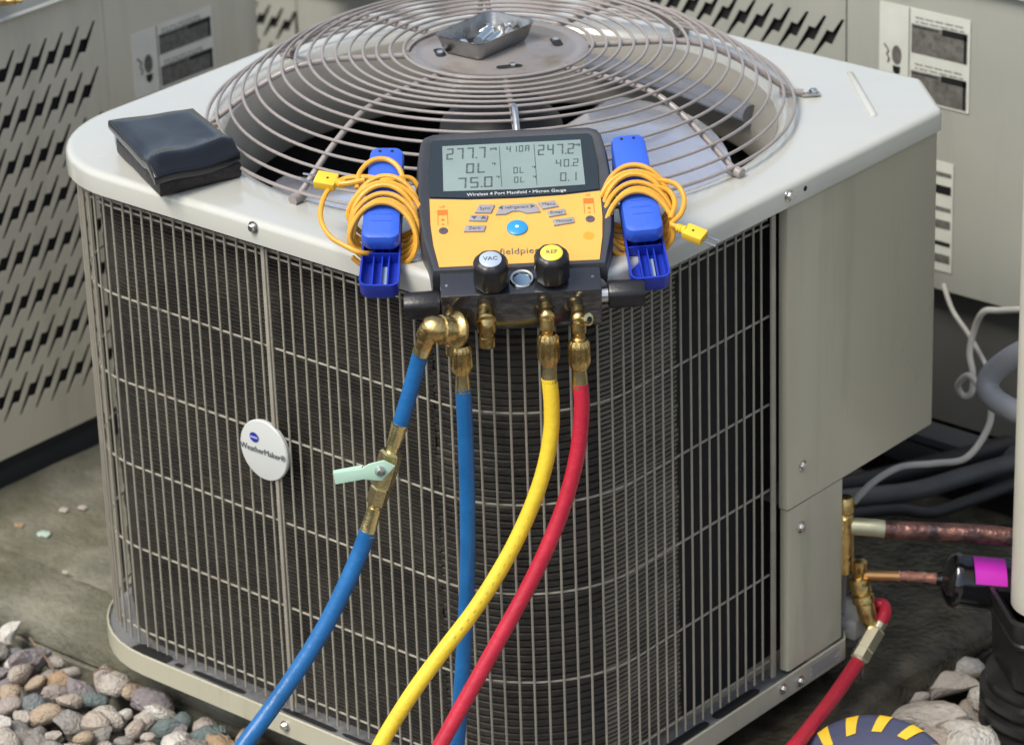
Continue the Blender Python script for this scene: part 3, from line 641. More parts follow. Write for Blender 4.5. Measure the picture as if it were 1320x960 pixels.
# white pvc pipe in square adapter over the corrugated drain
dc = atz(1360, 800, .06); dc = Vector((dc.x, dc.y, 0))
pr = .052
PV = single('downpipe', MB().lathe((dc.x, dc.y, .085), (0, 0, 1), [(0, pr-.004), (0, pr), (.9, pr), (1.4, pr)], 40), PVC, 'cream white plastic downpipe at the right edge standing in a black adapter', 'pipe', loc=(dc.x, dc.y, .085))
AD = thing('drain_adapter', 'square black plastic adapter holding the cream downpipe', 'pipe adapter', (dc.x, dc.y, 0))
sq = lambda h, r, z: [Vector((dc.x+p.x, dc.y+p.y, z+.022)) for p in rpoly([Vector((math.cos(a), math.sin(a)))*h*1.414 for a in [math.radians(x+8) for x in (-94, -4, 86, 176)]], [r]*4, 0, 5)]
obj('square_socket', MB().skin([sq(.062, .022, -.02), sq(.064, .022, .035), sq(.067, .022, .038), sq(.067, .022, .042), sq(.065, .022, .044), sq(.068, .022, .068), sq(.070, .022, .072), sq(.066, .022, .074), sq(.064, .022, .070), sq(.062, .022, .02)], cap1=True), DRAIN, AD, ang=.5)
obj('inner_wall', MB().skin([sq(.060, .015, .02), sq(.060, .015, .069)]), DRAIN, AD)
pf = []
for k in range(8):
    z = -.02-.022*k; pf += [(z, .078), (z-.003, .086), (z-.013, .086), (z-.017, .078)]
single('drain_pipe', MB().lathe((dc.x, dc.y, 0), (0, 0, 1), [(.0, .066), (-.006, .080)]+pf, 48), DRAIN, 'black corrugated drain pipe rising from the gravel under the square adapter', 'drain pipe', loc=(dc.x, dc.y, -.12))

# hazard striped round case
hc = atz(1128, 1015, -.03); elev = math.radians(58); hn = Vector((.66*math.cos(elev), -.75*math.cos(elev), math.sin(elev))).normalized()
HZ = thing('round_case', 'navy round case with yellow hazard dashes around its edge, on the gravel', 'case', hc)
R_ = .098
obj('drum', MB().lathe(hc, hn, [(-.06, R_*.9), (-.055, R_), (-.014, R_), (-.007, R_*.985), (-.002, R_*.95), (0, R_*.90), (.0015, R_*.6), (.002, 0)], 64, caps=False), NAVY, HZ)
hx = hn.orthogonal().normalized(); hx = (Vector((.7526, .6585, 0))-hn*Vector((.7526, .6585, 0)).dot(hn)).normalized(); hy = hn.cross(hx)
def hp_(a, r):
    z = .0022 if r < .90*R_ else (.0022-.0035*((r/R_-.90)/.06)); return hc+(hx*math.cos(a)+hy*math.sin(a))*r+hn*z
for k in range(15):
    a = math.radians(101+24*k); mb = MB(); n_ = 5
    for i in range(n_+1):
        rr = R_*(.72+.235*i/n_); sh = math.radians(-7*(1-i/n_) if k < 9 else -7*(1-i/n_)); mb.v += [hp_(a-math.radians(4.6)+sh*-1, rr), hp_(a+math.radians(4.6)+sh*-1, rr)]
    mb.f += [(2*i, 2*i+1, 2*i+3, 2*i+2) for i in range(n_)]
    obj('hazard_dash', mb, HAZ, HZ)

# ================================================================== neighbouring cabinets
BOLT = [(.0245, .0285), (.0200, .0285), (.0058, .0085), (-.0040, .0098), (-.0068, .0040), (-.0268, -.0285), (-.0222, -.0285), (-.0060, -.0080), (.0042, -.0098), (.0072, -.0042)]
def cabinet(name, label, M, P, cut=False, W_=.80, seam=.504, zx=0., rc_=.05, labels=None, bo=(0, 0), nc=14, D=.79):
    T = thing(name, label, 'air conditioner', M=M)
    hz0 = .012; base = True; ZT = .6085+zx
    # louvre panel cut with bolt-shaped openings
    cu = bpy.data.curves.new('louvre_panel', 'CURVE'); cu.dimensions = '2D'; cu.fill_mode = 'BOTH'; cu.extrude = .0007
    def spl(pts):
        s_ = cu.splines.new('POLY'); s_.points.add(len(pts)-1)
        for q, (x, y) in zip(s_.points, pts): q.co = (x, y, 0, 1)
        s_.use_cyclic_u = True
    x0 = .075
    spl([(x0, hz0), (seam-.0004, hz0), (seam-.0004, ZT), (x0, ZT)])
    for r in range(8):
        for c in range(nc):
            cx = .4795-.0285*c+bo[0]; cz = .5370-.0635*r+bo[1]
            spl([(cx+x, cz+y) for x, y in BOLT])
    o = bpy.data.objects.new('t', cu); COL.objects.link(o); me = bpy.data.meshes.new_from_object(o.evaluated_get(bpy.context.evaluated_depsgraph_get())); bpy.data.objects.remove(o)
    me.transform(Matrix.Rotation(PI/2, 4, 'X')); me.materials.clear(); me.materials.append(P); me.name = 'louvre_panel'
    q = bpy.data.objects.new('louvre_panel', me); COL.objects.link(q); q.parent = T; ORG[q.name] = Vector((0, 0, 0))
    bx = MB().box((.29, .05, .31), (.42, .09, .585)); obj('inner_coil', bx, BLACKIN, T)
    V = [(0, 0), (W_, 0), (W_, D), (0, D)]; R4 = [.075, rc_, .075, .075]
    ol = rpoly(V, R4, 0, 8)
    zc = .235 if cut else hz0
    # corner panel (right of the seam) and the plain sides
    i1 = 9; cp2 = [Vector((seam+.0008, .004)), Vector((seam+.0010, .0004)), Vector((seam+.0022, -.0008))] + [Vector((p.x, p.y)) for p in ol[9:18]] + [Vector((W_, D*.5))]
    obj('corner_panel', wallstrip([Vector((p.x, p.y)) for p in cp2], zc, ZT), P, T, ang=.5)
    cp3 = [Vector((W_, D*.5+.003))]+[Vector((p.x, p.y)) for p in ol[18:]]+[Vector((p.x, p.y)) for p in ol[:9]]+[Vector((x0-.0005, 0))]
    obj('side_panel', wallstrip(cp3, hz0, ZT), P, T, ang=.5)
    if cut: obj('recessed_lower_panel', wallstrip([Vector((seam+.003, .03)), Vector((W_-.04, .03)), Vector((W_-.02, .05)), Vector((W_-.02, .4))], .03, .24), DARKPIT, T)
    pr_ = [(0, .6135+zx), (-.0095, .6115+zx), (-.0105, .6125+zx), (-.0095, .6145+zx), (-.0065, .6155+zx), (-.0065, .630+zx), (-.005, .635+zx), (-.001, .6377+zx), (.012, .6382+zx)]
    obj('top_cover', MB().skin([[Vector((p.x, p.y, z)) for p in rpoly(V, R4, d, 8)] for d, z in pr_], cap1=True), PAINT_TOP if P is PAINT_B else P, T, ang=.5)
    obj('base_rim', MB().skin([[Vector((p.x, p.y, z)) for p in rpoly(V, R4, d, 8)] for d, z in [(.02, .03), (.004, .013), (.002, .004), (.004, -.002), (.03, -.004)]], cap1=True), RUBB if base else P, T, ang=.5)
    obj('rubber_base', MB().skin([[Vector((p.x, p.y, z)) for p in rpoly(V, R4, d, 8)] for d, z in [(.03, .0), (.004, -.001), (.002, -.006), (.002, PZ-.002)]], cap1=True), RUBB, T, ang=.5)
    for (lx, lz, lw_, lh, style, LW_) in labels or []:
        L_ = obj('warning_label', MB().box((lx+lw_/2, -.0014, lz+lh/2), (lw_, .0008, lh)), LW_, T)
        def q4(x, z, w2, h2, m, nm, y=-.0022): obj(nm, MB().add([(lx+x, y, lz+z), (lx+x+w2, y, lz+z), (lx+x+w2, y, lz+z+h2), (lx+x, y, lz+z+h2)], [(0, 1, 2, 3)]), m, L_)
        if style == 'big':
            n_row = max(2, int(lh/.045)); rh = lh/n_row
            q4(.046, .0, .0012, lh, LABELK, 'printed_rule')
            for r in range(n_row):
                zb = lh-rh*(r+1)
                q4(.050, zb+.003, lw_-.054, rh*.62, LABELD, 'printed_block'); q4(.050+(lw_-.054)*.55, zb+rh*.55, (lw_-.054)*.45, rh*.14, LABELK, 'printed_bar', -.0025)
                q4(lw_-.009, zb+.003, .004, rh*.6, LABELK, 'printed_bar', -.0025); q4(.052, zb+rh*.60, (lw_-.06)*.5, rh*.03, LABELK, 'printed_bar', -.0025)
                tl = obj('printed_lines', MB().add([(lx+.056+.0075*j+o_, -.0026, lz+zb+rh*(.72+.09*(i_%2))+h_) for i_ in range(2) for j in range(10) for o_, h_ in ((0, 0), (.0045+.0022*((j*7+i_*3) % 2), 0), (.0045+.0022*((j*7+i_*3) % 2), .0013), (0, .0013))], [(4*j, 4*j+1, 4*j+2, 4*j+3) for j in range(20)]), LABELD, L_)
            zc2 = lh-rh*1.15
            mb = MB(); n_ = 20                    # hand and fan pictogram
            mb.add([(lx+.0275+.0075*math.cos(2*PI*k/n_), -.0024, lz+zc2+.004+.013*math.sin(2*PI*k/n_)) for k in range(n_)], [tuple(range(n_))]); obj('pictogram', mb, LABELD, L_)
            mb = MB(); mb.add([(lx+.0275+x, -.0027, lz+zc2-.017+z) for x, z in ((-.006, .006), (.006, .006), (.005, -.002), (0, -.006), (-.005, -.002))], [tuple(range(5))]); obj('pictogram', mb, LABELK, L_)
            obj('pictogram', MB().tube([Vector((lx+x, -.0024, lz+zc2+z)) for x, z in ((.008, .016), (.012, .012), (.015, .008), (.012, .003), (.016, -.002), (.014, -.008))], .0011, 6), LABELD, L_)
        else:
            for r in range(6): q4(.003, lh-.02-.024*r, lw_-.006, .012 if r % 2 else .006, LABELK if r % 3 == 1 else LABELD, 'printed_block')
    return T
Rz = lambda a: Matrix.Rotation(a, 4, 'Z')
cabinet('air_conditioner', 'left neighbouring beige air conditioner with lightning bolt louvres and black base', Matrix.Translation((-1.2, .01, 0)) @ Rz(PI/2), PAINT_B, W_=.832, seam=.5185, labels=[(.564, .438, .152, .090, 'big', LABELW)])
cabinet('air_conditioner', 'rear right grey beige air conditioner with cut-off cabinet and two labels', Matrix.Translation((-.925, 1.10, -.018)), PAINT_G, cut=True, W_=.904, seam=.5185, zx=.045, bo=(.012, .010), labels=[(.572, .488, .139, .125, 'big', LABELW2), (.655+.001, .262, .034, .152, 'small', LABELW2)])
cabinet('air_conditioner', 'distant grey green air conditioner in the gap behind the left one', Matrix.Translation((-2.205, 1.40, -.33)), PAINT_G, W_=.60, rc_=.03)
# brass fittings lying on the left cabinet
pB = atz(8, 0, .645); mb = MB(); mb.tube([pB+Vector((-.03, -.02, 0)), pB+Vector((.0, .0, 0))], .008, 10); mb.lathe(pB+Vector((0, 0, 0)), (1, .8, 0), [(0, .0075), (.012, .0075), (.013, .005), (.02, .005)], 8)
single('brass_fitting', mb, BRASS, 'brass fitting lying on the left cabinet top at the corner of the photo', 'fitting', loc=pB)
# low rendered wall behind everything
wl = MB().box((-.5, 2.45, .45), (9, .18, 1.2), None, .01); single('garden_wall', wl, WALLM, 'low rendered wall behind the air conditioners', 'wall', loc=(-.5, 2.45, -.1))

# ================================================================== steel tray with screws
TC_ = Vector((-.416, .402, 0)); tz = .7205; ty = Vector((-.035, 1, 0)).normalized(); tx = Vector((ty.y, -ty.x, 0))
def trect(hx_, hy_, r, z): return [TC_+tx*p.x+ty*p.y+Vector((0, 0, z)) for p in rpoly([(-hx_, -hy_), (hx_, -hy_), (hx_, hy_), (-hx_, hy_)], [r]*4, 0, 6)]
TR = thing('parts_tray', 'small rectangular steel tray of loose screws on the fan guard hub', 'tray', TC_+Vector((0, 0, .718)))
TRM = mat('tray_steel', (.36, .36, .35), .30, 1, var=.2, vs=40, bump=.1, bs=70, rvar=.1)
obj('dish', MB().skin([trect(.027, .0435, .008, tz+.0012), trect(.0300, .0465, .010, tz+.007), trect(.0335, .0505, .010, tz+.0205), trect(.0352, .0522, .011, tz+.0212), trect(.0352, .0522, .011, tz+.0198), trect(.0341, .0511, .010, tz+.0192), trect(.0306, .0474, .010, tz+.006), trect(.0275, .0443, .008, tz+.0)], cap0=True, cap1=True), TRM, TR, ang=.5)
obj('magnet_foot', MB().lathe(TC_+Vector((0, 0, .7178)), (0, 0, 1), [(0, .026), (.0046, .026)], 28), BLACKP, TR)
zf = tz+.0045
def tp(a, b, z=0): return TC_+tx*a+ty*b+Vector((0, 0, zf+z))
single('steel_sleeve', MB().tube([tp(.004, -.018, .005), tp(-.008, .018, .005)], .0062, 16), mat('sleeve_zinc', (.45, .52, .56), .3, .9, var=.15, vs=50), 'bluish steel sleeve lying in the middle of the screw tray', 'sleeve', loc=tp(0, 0))
single('steel_sleeve', MB().tube([tp(.014, -.014, .004), tp(.006, .016, .004)], .0048, 14), mat('sleeve_zinc', (0, 0, 0)), 'thinner bluish sleeve along the front of the screw tray', 'sleeve', loc=tp(.01, 0))
for a, b, z, dx, dy in [(.008, -.034, .004, 1, .3), (-.012, -.030, .003, -.2, 1), (-.004, -.034, .006, .6, -.6), (.018, -.030, .003, .1, 1), (-.016, .034, .003, .9, .2), (-.004, .036, .005, -.5, .7), (.010, .032, .004, .8, -.5), (-.014, .020, .008, .3, 1), (.004, .040, .009, 1, .1)]:
    p = tp(a, b, z); ax = (tx*dx+ty*dy+Vector((0, 0, .35))).normalized(); mb = MB()
    mb.lathe(p, ax, [(-.011, .0008), (-.009, .0021), (0, .0023), (.0002, .0052), (.0012, .0052), (.0014, .0040), (.0045, .0040)], 10)
    single('loose_screw', mb, STEEL, 'small loose hex screw heaped in the steel tray', 'screw', 'loose screws in the steel tray', loc=p)

# ================================================================== leather pouch
WP = thing('leather_pouch', 'black folded leather pouch lying on the left of the air conditioner top', 'pouch', atz(220, 200, H))
def pillow(cs, zb, zt, r=.008, n=18, puff=.003, wav=None):
    A, B, C, D = [Vector(c) for c in cs]; mb = MB()     # A,B back edge, D,C front edge
    L = []
    def P(u, v, z): q = (A*(1-u)+B*u)*(1-v)+(D*(1-u)+C*u)*v; return Vector((q.x, q.y, z))
    def loop(ins, z):
        o = []
        for i in range(n): o.append((i/n, 0))
        for i in range(n): o.append((1, i/n))
        for i in range(n): o.append((1-i/n, 1))
        for i in range(n): o.append((0, 1-i/n))
        res = []
        for u, v in o:
            uu = .5+(u-.5)*(1-ins); vv = .5+(v-.5)*(1-ins); zz = z + (wav(uu, vv) if wav else 0); res.append(P(uu, vv, zz))
        return res
    h = zt-zb
    return mb.skin([loop(.5, zb), loop(.03, zb), loop(.008, zb+h*.12), loop(0, zb+h*.3), loop(0, zb+h*.75), loop(.008, zb+h*.92), loop(.02, zb+h*.99), loop(.05, zt), loop(.12, zt+puff*.5), loop(.17, zt+puff*.8), loop(.23, zt+puff), loop(.3, zt+puff), loop(.37, zt+puff), loop(.45, zt+puff), loop(.6, zt+puff), loop(.95, zt+puff)], cap0=True, cap1=True)
zt_ = .676
wv = lambda u, v: (.0028*math.sin(u*5.5+1)*max(0, v-.6)/.4 + .0030*math.exp(-((v-.84)/.05)**2)*(1+.4*math.sin(u*9)) - .0075*max(0, v-.88)/.12 + .0010*noise.noise(Vector((u*3, v*3, 0))))
cU = [atz(139, 157, zt_-.002), atz(249, 139, zt_), atz(309, 188, zt_), atz(199, 225, zt_-.002)]
cL = [atz(150, 186, .650), atz(258, 158, .650), atz(311, 216, .650), atz(206, 243, .650)]
obj('flap', pillow(cU, zt_-.012, zt_, wav=wv), LEATHER, WP, ang=1.2)
obj('body', pillow(cL, H+.0008, .6565, wav=lambda u, v: .0015*noise.noise(Vector((u*4, v*4, 2)))), LEATHER2, WP, ang=1.2)
obj('fold', MB().tube(spline([cU[0]+Vector((.004, .006, -.016)), (cU[0]+cU[1])*.5+Vector((.004, -.002, -.018)), cU[1]+Vector((0, -.005, -.016))], 6), .0125, 14), LEATHER, WP)
st_ = [cU[0].lerp(cU[3], t)+Vector((.003, .001, .0022)) for t in [i/12 for i in range(13)]]
obj('edge_binding', MB().tube([p+Vector((0, 0, wv(0, i/12.)-.001)) for i, p in enumerate(st_)], .0014, 6), LEATHER2, WP)

# ================================================================== digital manifold (built in its own tilted frame)
hv = Vector((.6585, -.7526, 0)).normalized(); sl_ = math.radians(22)
nV = hv*math.sin(sl_)+Vector((0, 0, math.cos(sl_))); x0_ = Vector((.7526, .6585, 0)).normalized(); y0_ = nV.cross(x0_)
ra = math.radians(1.2); DX = x0_*math.cos(ra)+y0_*math.sin(ra); DY = nV.cross(DX)
DO = Vector((-.1271, .1083, .6809))+DX*.003
DM = frame(DO, DX, DY); DMi = DM.inverted()
DEV = thing('digital_manifold', 'orange and black digital refrigerant gauge with screen and two knobs on the cabinet corner', 'gauge', M=DM)
def curved(pts, n=6): return spline([(x, y, 0) for x, y in pts], n, True)
def outline(k=1., e=0.):
    R = []
    seg = [(-.097-e, .119+e), (.0, .121+e), (.097+e, .119+e)]
    a = [(-.088-e, -.091-e*.3), (.088+e, -.091-e*.3)]
    rt = [(.097+e, .108+e), (.101+e, .08), (.1035+e, .04), (.103+e, .0), (.099+e, -.045), (.090+e, -.091-e*.3)]
    P = [(-x, y) for x, y in reversed(rt)] + [(-.094-e, .1155+e), (-.085-e, .1195+e), (0, .1215+e), (.085+e, .1195+e), (.094+e, .1155+e)] + rt
    return P[::-1]        # clockwise reversed to CCW
def lp3(P, z): return [Vector((x, y, z)) for x, y in P]
def scl(P, k, ky=None):
    ky = k if ky is None else ky; cy = .014; return [(x*k, cy+(y-cy)*ky) for x, y in P]
O_ = outline()
obj('housing', MB().skin([lp3(scl(O_, .94), -.044), lp3(scl(O_, .985), -.040), lp3(O_, -.030), lp3(O_, -.006), lp3(scl(O_, .994), -.001), lp3(scl(O_, .975), .003), lp3(scl(O_, .945), .0035), lp3(scl(O_, .915), .0015)], cap0=True, cap1=True), CHAR, DEV, ang=.9)
# screen glass and lcd
gl = [(-.0885, .0215), (-.050, .0175), (0, .016), (.050, .0175), (.0885, .0215), (.0895, .06), (.0855, .105), (.082, .108), (-.082, .108), (-.0855, .105), (-.0895, .06)]
SG = obj('screen_glass', MB().prism(gl, .0015, .0032), SCRGL, DEV)
lc = [(-.0745, .0285), (0, .0265), (.0745, .0285), (.0735, .098), (-.0735, .098)]
LC = obj('lcd_panel', MB().prism(lc, .0033, .0038), LCD, SG)
SEG = {'0': 'abcdef', '1': 'bc', '2': 'abged', '4': 'fgbc', '5': 'afgcd', '7': 'abc', '9': 'abcdfg', 'A': 'abcefg', 'L': 'def', 'O': 'abcdef', 'R': 'aef', 'P': 'abefg', '-': 'g'}
def seven(mb, ch, x, y, w_, h_, t):
    hh = h_/2; sk = .06*h_
    def bar(x0, y0, x1, y1):
        mb.add([(x0+sk*(y0-y)/h_, y0, .0041), (x1+sk*(y0-y)/h_, y0, .0041), (x1+sk*(y1-y)/h_, y1, .0041), (x0+sk*(y1-y)/h_, y1, .0041)], [(0, 1, 2, 3)])
    g_ = t*.25
    for s_ in SEG.get(ch, ''):
        if s_ == 'a': bar(x+g_, y+h_-t, x+w_-g_, y+h_)
        if s_ == 'g': bar(x+g_, y+hh-t/2, x+w_-g_, y+hh+t/2)
        if s_ == 'd': bar(x+g_, y, x+w_-g_, y+t)
        if s_ == 'f': bar(x, y+hh+g_, x+t, y+h_-g_)
        if s_ == 'e': bar(x, y+g_, x+t, y+hh-g_)
        if s_ == 'b': bar(x+w_-t, y+hh+g_, x+w_, y+h_-g_)
        if s_ == 'c': bar(x+w_-t, y+g_, x+w_, y+hh-g_)
    if ch == '.': bar(x, y, x+t*1.1, y+t*1.1)
def digits(s_, x, y, w_, h_, t, gap):
    mb = MB()
    for ch in s_:
        if ch == '.': seven(mb, ch, x-gap*.4, y, w_, h_, t); x += gap*.5; continue
        seven(mb, ch, x, y, w_, h_, t); x += w_+gap
    return mb
for s_, x, y, w_, h_, t, gp_ in [('277.7', -.0700, .0765, .0074, .0170, .0017, .0034), ('OL', -.0500, .0540, .0085, .0150, .0018, .0035), ('75.0', -.0595, .0315, .0090, .0160, .0018, .0038),
                                 ('410A', -.0060, .0835, .0046, .0095, .0011, .0020), ('247.2', .0270, .0765, .0070, .0160, .0016, .0030), ('OL', .0000, .0505, .0045, .0095, .0010, .0020), ('OL', .0000, .0360, .0045, .0090, .0010, .0020),
                                 ('40.2', .0450, .0570, .0058, .0115, .0012, .0026), ('30.1', .0390, .0350, .0066, .0130, .0013, .0028)]:
    obj('display_digits', digits(s_, x, y, w_, h_, t, gp_), INK, LC)
def dtext(body, x, y, size, m, par, z=.0042, rot=0): return text_mesh(body, size, m, Matrix.Translation((x, y, z)) @ Rz(rot), 'lettering', par)
for b_, x, y in [('psig', -.0195, .0905), ('\u00b0F', -.020, .066), ('\u00b0F', -.0165, .0455), ('psig', .0690, .0905), ('\u00b0F', .022, .058), ('\u00b0F', .022, .043)]: dtext(b_, x, y, .0048, INK, LC)
obj('display_rule', MB().add([(x, y, .0041) for x in (-.0135, -.0128) for y in (.031, .094)] + [(x, y, .0041) for x in (.0235, .0242) for y in (.031, .094)], [(0, 1, 3, 2), (4, 5, 7, 6)]), INK, LC)
dtext('Wireless 4 Port Manifold \u2022 Micron Gauge', .002, .0215, .0062, WHITEINK, SG, .0035)
# keypad
kp = [(-.0895, .0185), (-.050, .0145), (0, .013), (.050, .0145), (.0895, .0185), (.0895, -.02), (.0875, -.05), (.0825, -.0835), (-.0825, -.0835), (-.0875, -.05), (-.0895, -.02)]
KP = obj('keypad_plate', MB().prism(kp[::-1], .0014, .0030), ORANGE, DEV)
def key(poly, text, tx_, ty_, sz=.0062):
    k = obj('button', MB().prism(poly, .0028, .0052, bev=.0006), KEYG, DEV); dtext(text, tx_, ty_, sz, INK, k, .0053); return k
key([(-.043, -.007), (-.026, -.0085), (-.0215, .0035), (-.038, .0045)], 'Sync', -.032, -.002)
key([(-.0215, -.0115), (-.011, -.0115), (-.004, -.0075), (.004, -.0075), (.011, -.0115), (.0255, -.0105), (.0225, .000), (.018, .003), (-.016, .002)], '\u25c4 refrigerant \u25ba', .001, -.0025, .0058)
key([(.028, -.0065), (.045, -.0035), (.041, .006), (.0235, .0035)], 'Menu', .0345, .000)
key([(-.0495, -.0185), (-.0315, -.0205), (-.029, -.012), (-.0475, -.0105)], '\u25bc  \u25b2', -.039, -.0155)
key([(.034, -.0185), (.052, -.0155), (.0505, -.0075), (.0325, -.0105)], 'Enter', .042, -.013)
key([(-.0555, -.0345), (-.0345, -.0355), (-.032, -.027), (-.053, -.0255)], 'Zero', -.044, -.0305)
key([(.0385, -.032), (.060, -.0285), (.059, -.0205), (.0375, -.0235)], 'Vacuum', .049, -.026, .0055)
pb = obj('power_button', MB().lathe((.0, -.032, .0028), (0, 0, 1), [(0, .0108), (.0022, .0108), (.003, .0095), (.003, 0)], 32, caps=False), BLUEKEY, DEV)
obj('power_dot', MB().lathe((.0, -.032, .0060), (0, 0, 1), [(0, .0022), (.0002, .0022)], 6), mat('pale_blue', (.5, .75, .9), .4), pb)
for x, lbl in ((-.0765, 'LO'), (.0765, 'HI')):
    sx = -1 if x < 0 else 1; yy = -.003 if x < 0 else .004
    obj('printed_symbol', MB().add([(x-.0055, yy-.004, .0032), (x+.0055, yy-.004, .0032), (x+.0055, yy+.004, .0032), (x-.0055, yy+.004, .0032)], [(0, 1, 2, 3)]), ORANGE_D, KP)
    for w0 in (-.0055, .0047): obj('printed_symbol', MB().add([(x+w0, yy-.019, .0032), (x+w0+.0008, yy-.019, .0032), (x+w0+.0008, yy-.004, .0032), (x+w0, yy-.004, .0032)], [(0, 1, 2, 3)]), ORANGE_D, KP)
    obj('printed_symbol', MB().lathe((x, yy-.011, .0031), (0, 0, 1), [(0, .0018), (.0002, .0018)], 12).lathe((x, yy-.0175, .0031), (0, 0, 1), [(0, .0012), (.0002, .0012)], 12), ORANGE_D, KP)
    obj('jack_socket', MB().lathe((x, yy-.0275, .0029), (0, 0, 1), [(0, .0048), (.0008, .0048), (.0010, .0022), (.0004, .002)], 20), mat('jack_mauve', (.10, .08, .10), .4), DEV)
    dtext(lbl, x, yy+.0085, .0048, ORANGE_D, KP, .0032)
obj('printed_symbol', MB().lathe((.0735, -.048, .0029), (0, 0, 1), [(0, .0058), (.0003, .0058)], 24), mat('orange_round_print', (.75, .30, .03), .4), KP)
dtext('fieldpiece', .004, -.066, .0125, INK, KP, .0032)
# valve block with knobs, sight glass, side handles
BZ = -.052
BLK = obj('valve_block', MB().box((0, -.1045, BZ/2+.0005), (.165, .040, -BZ), None, .0022).box((0, -.070, -.036), (.150, .05, .030), None, .002), BLOCK, DEV)
obj('block_screw', MB().lathe((-.076, -.1085, .0004), (0, 0, 1), [(0, .0016), (.0006, .0014)], 10), STEEL, BLK)
obj('block_screw', MB().lathe((.0740, -.1055, .0004), (0, 0, 1), [(0, .0016), (.0006, .0014)], 10), STEEL, BLK)
def knob(x, y, capm, txt):
    st = lambda a: 1-.045*(1+math.cos(8*a))/2
    k = obj('knob', MB().lathe((x, y, .0), (0, 0, 1), [(-.002, .012), (.003, .0125), (.004, .0175), (.007, .0188), (.028, .0188), (.033, .0170), (.036, .0135), (.036, 0)], 64, caps=False, star=st), BLACKP, DEV, ang=1.0)
    c = obj('knob_cap', MB().lathe((x, y, .0355), (0, 0, 1), [(0, .0115), (.0012, .0115), (.0018, .0108), (.0020, 0)], 32, caps=False), capm, k)
    dtext(txt, x, y, .0075, INK, c, .0377)
knob(-.030, -.1095, mat('cap_pale_blue', (.42, .50, .60), .35), 'VAC')
knob(.0325, -.1045, mat('cap_yellow', (.80, .62, .08), .35), 'REF')
sg = obj('sight_glass', MB().lathe((.0015, -.1050, .0), (0, 0, 1), [(-.001, .0130), (.0025, .0128), (.0035, .0118), (.0030, .0098), (-.0015, .0092)], 6 and 28, caps=False), mat('nickel_ring', (.68, .66, .60), .22, 1, var=.1), DEV)
obj('sight_lens', MB().lathe((.0015, -.1050, .0), (0, 0, 1), [(-.0012, 0), (.0008, .0001), (.0008, .0092), (-.001, .0094)], 6, caps=False), mat('lens_blue', (.12, .20, .30), .08, var=.1, coat=.5), sg)
for sx in (-1, 1):
    y_ = -.1085 if sx < 0 else -.106; z_ = -.026
    nut = obj('handle_collar', MB().lathe((sx*.0825, y_, z_), (sx, 0, 0), [(0, .0085), (.008, .0085), (.0085, .007), (.012, .007)], 20), STEEL if sx > 0 else BLACKP, DEV)
    x1 = .0895 if sx > 0 else .0825
    obj('side_handle', MB().lathe((sx*x1, y_, z_), (sx, 0, 0), [(0, .0105), (.001, .0145), (.004, .0155), (.034, .0148), (.038, .0135), (.0385, .0)], 48, caps=False, star=lambda a: 1-.05*(1+math.cos(6*a))/2), BLACKP, DEV, ang=1.0)
# hanging hook at the back, reaching over the guard
hk = [DMi @ Vector(v) for v in [FC+Vector((.70710678, -.70710678, 0))*r+Vector((0, 0, z)) for r, z in ((.285, .690), (.262, .712), (.235, .728), (.222, .727), (.218, .718))]]
obj('hanging_hook', MB().tube(spline(hk, 5), .0035, 10), STEEL, DEV)

# brass ports under the block (in the same frame)
down = (DM.to_3x3().inverted() @ Vector((0, 0, -1))).normalized(); outv = Vector((0, -1, 0))
PX = [-.0730, -.0370, .0250, .0575]; PYY = -.1245; PZZ = -.026
ends = []
for i, x in enumerate(PX):
    big = i < 2; b = Vector((x, PYY, PZZ + (.006 if i in (1, 2) else 0))); c = b+outv*.014
    mb = MB(); rr = .0102 if i == 1 else .0082
    mb.tube([b-outv*.003, c], rr*.85, 16); mb.lathe(c-outv*.006, outv, [(0, rr*.8), (.002, rr), (.009, rr), (.0115, rr*.75), (.012, rr*.4)], 20)
    L_ = .030 if i != 1 else .028
    mb.lathe(c-down*rr*.2, down, [(0, rr*.75), (.004, rr*.95), (L_*.55, rr*.95), (L_*.62, rr*.72), (L_*.75, rr*.72), (L_*.78, rr*.85), (L_+.004, rr*.85), (L_+.006, rr*.6)], 18)
    P_ = obj('brass_port', mb, BRASS, DEV)
    obj('port_core', MB().lathe(c+outv*.0058, outv, [(0, rr*.35), (.0008, rr*.35)], 12), BLACKIN, P_)
    ends.append(DM @ (c+down*L_))
    if i == 3:
        t_ = (Vector((.6, -.6, .5))).normalized(); obj('side_stub', MB().lathe(c, t_, [(0, .005), (.010, .005), (.011, .0066), (.016, .0066), (.017, .005)], 14), BRASS_L, P_)
        obj('port_core', MB().lathe(c+t_*.0172, t_, [(0, .003), (.0006, .003)], 12), BLACKIN, P_)

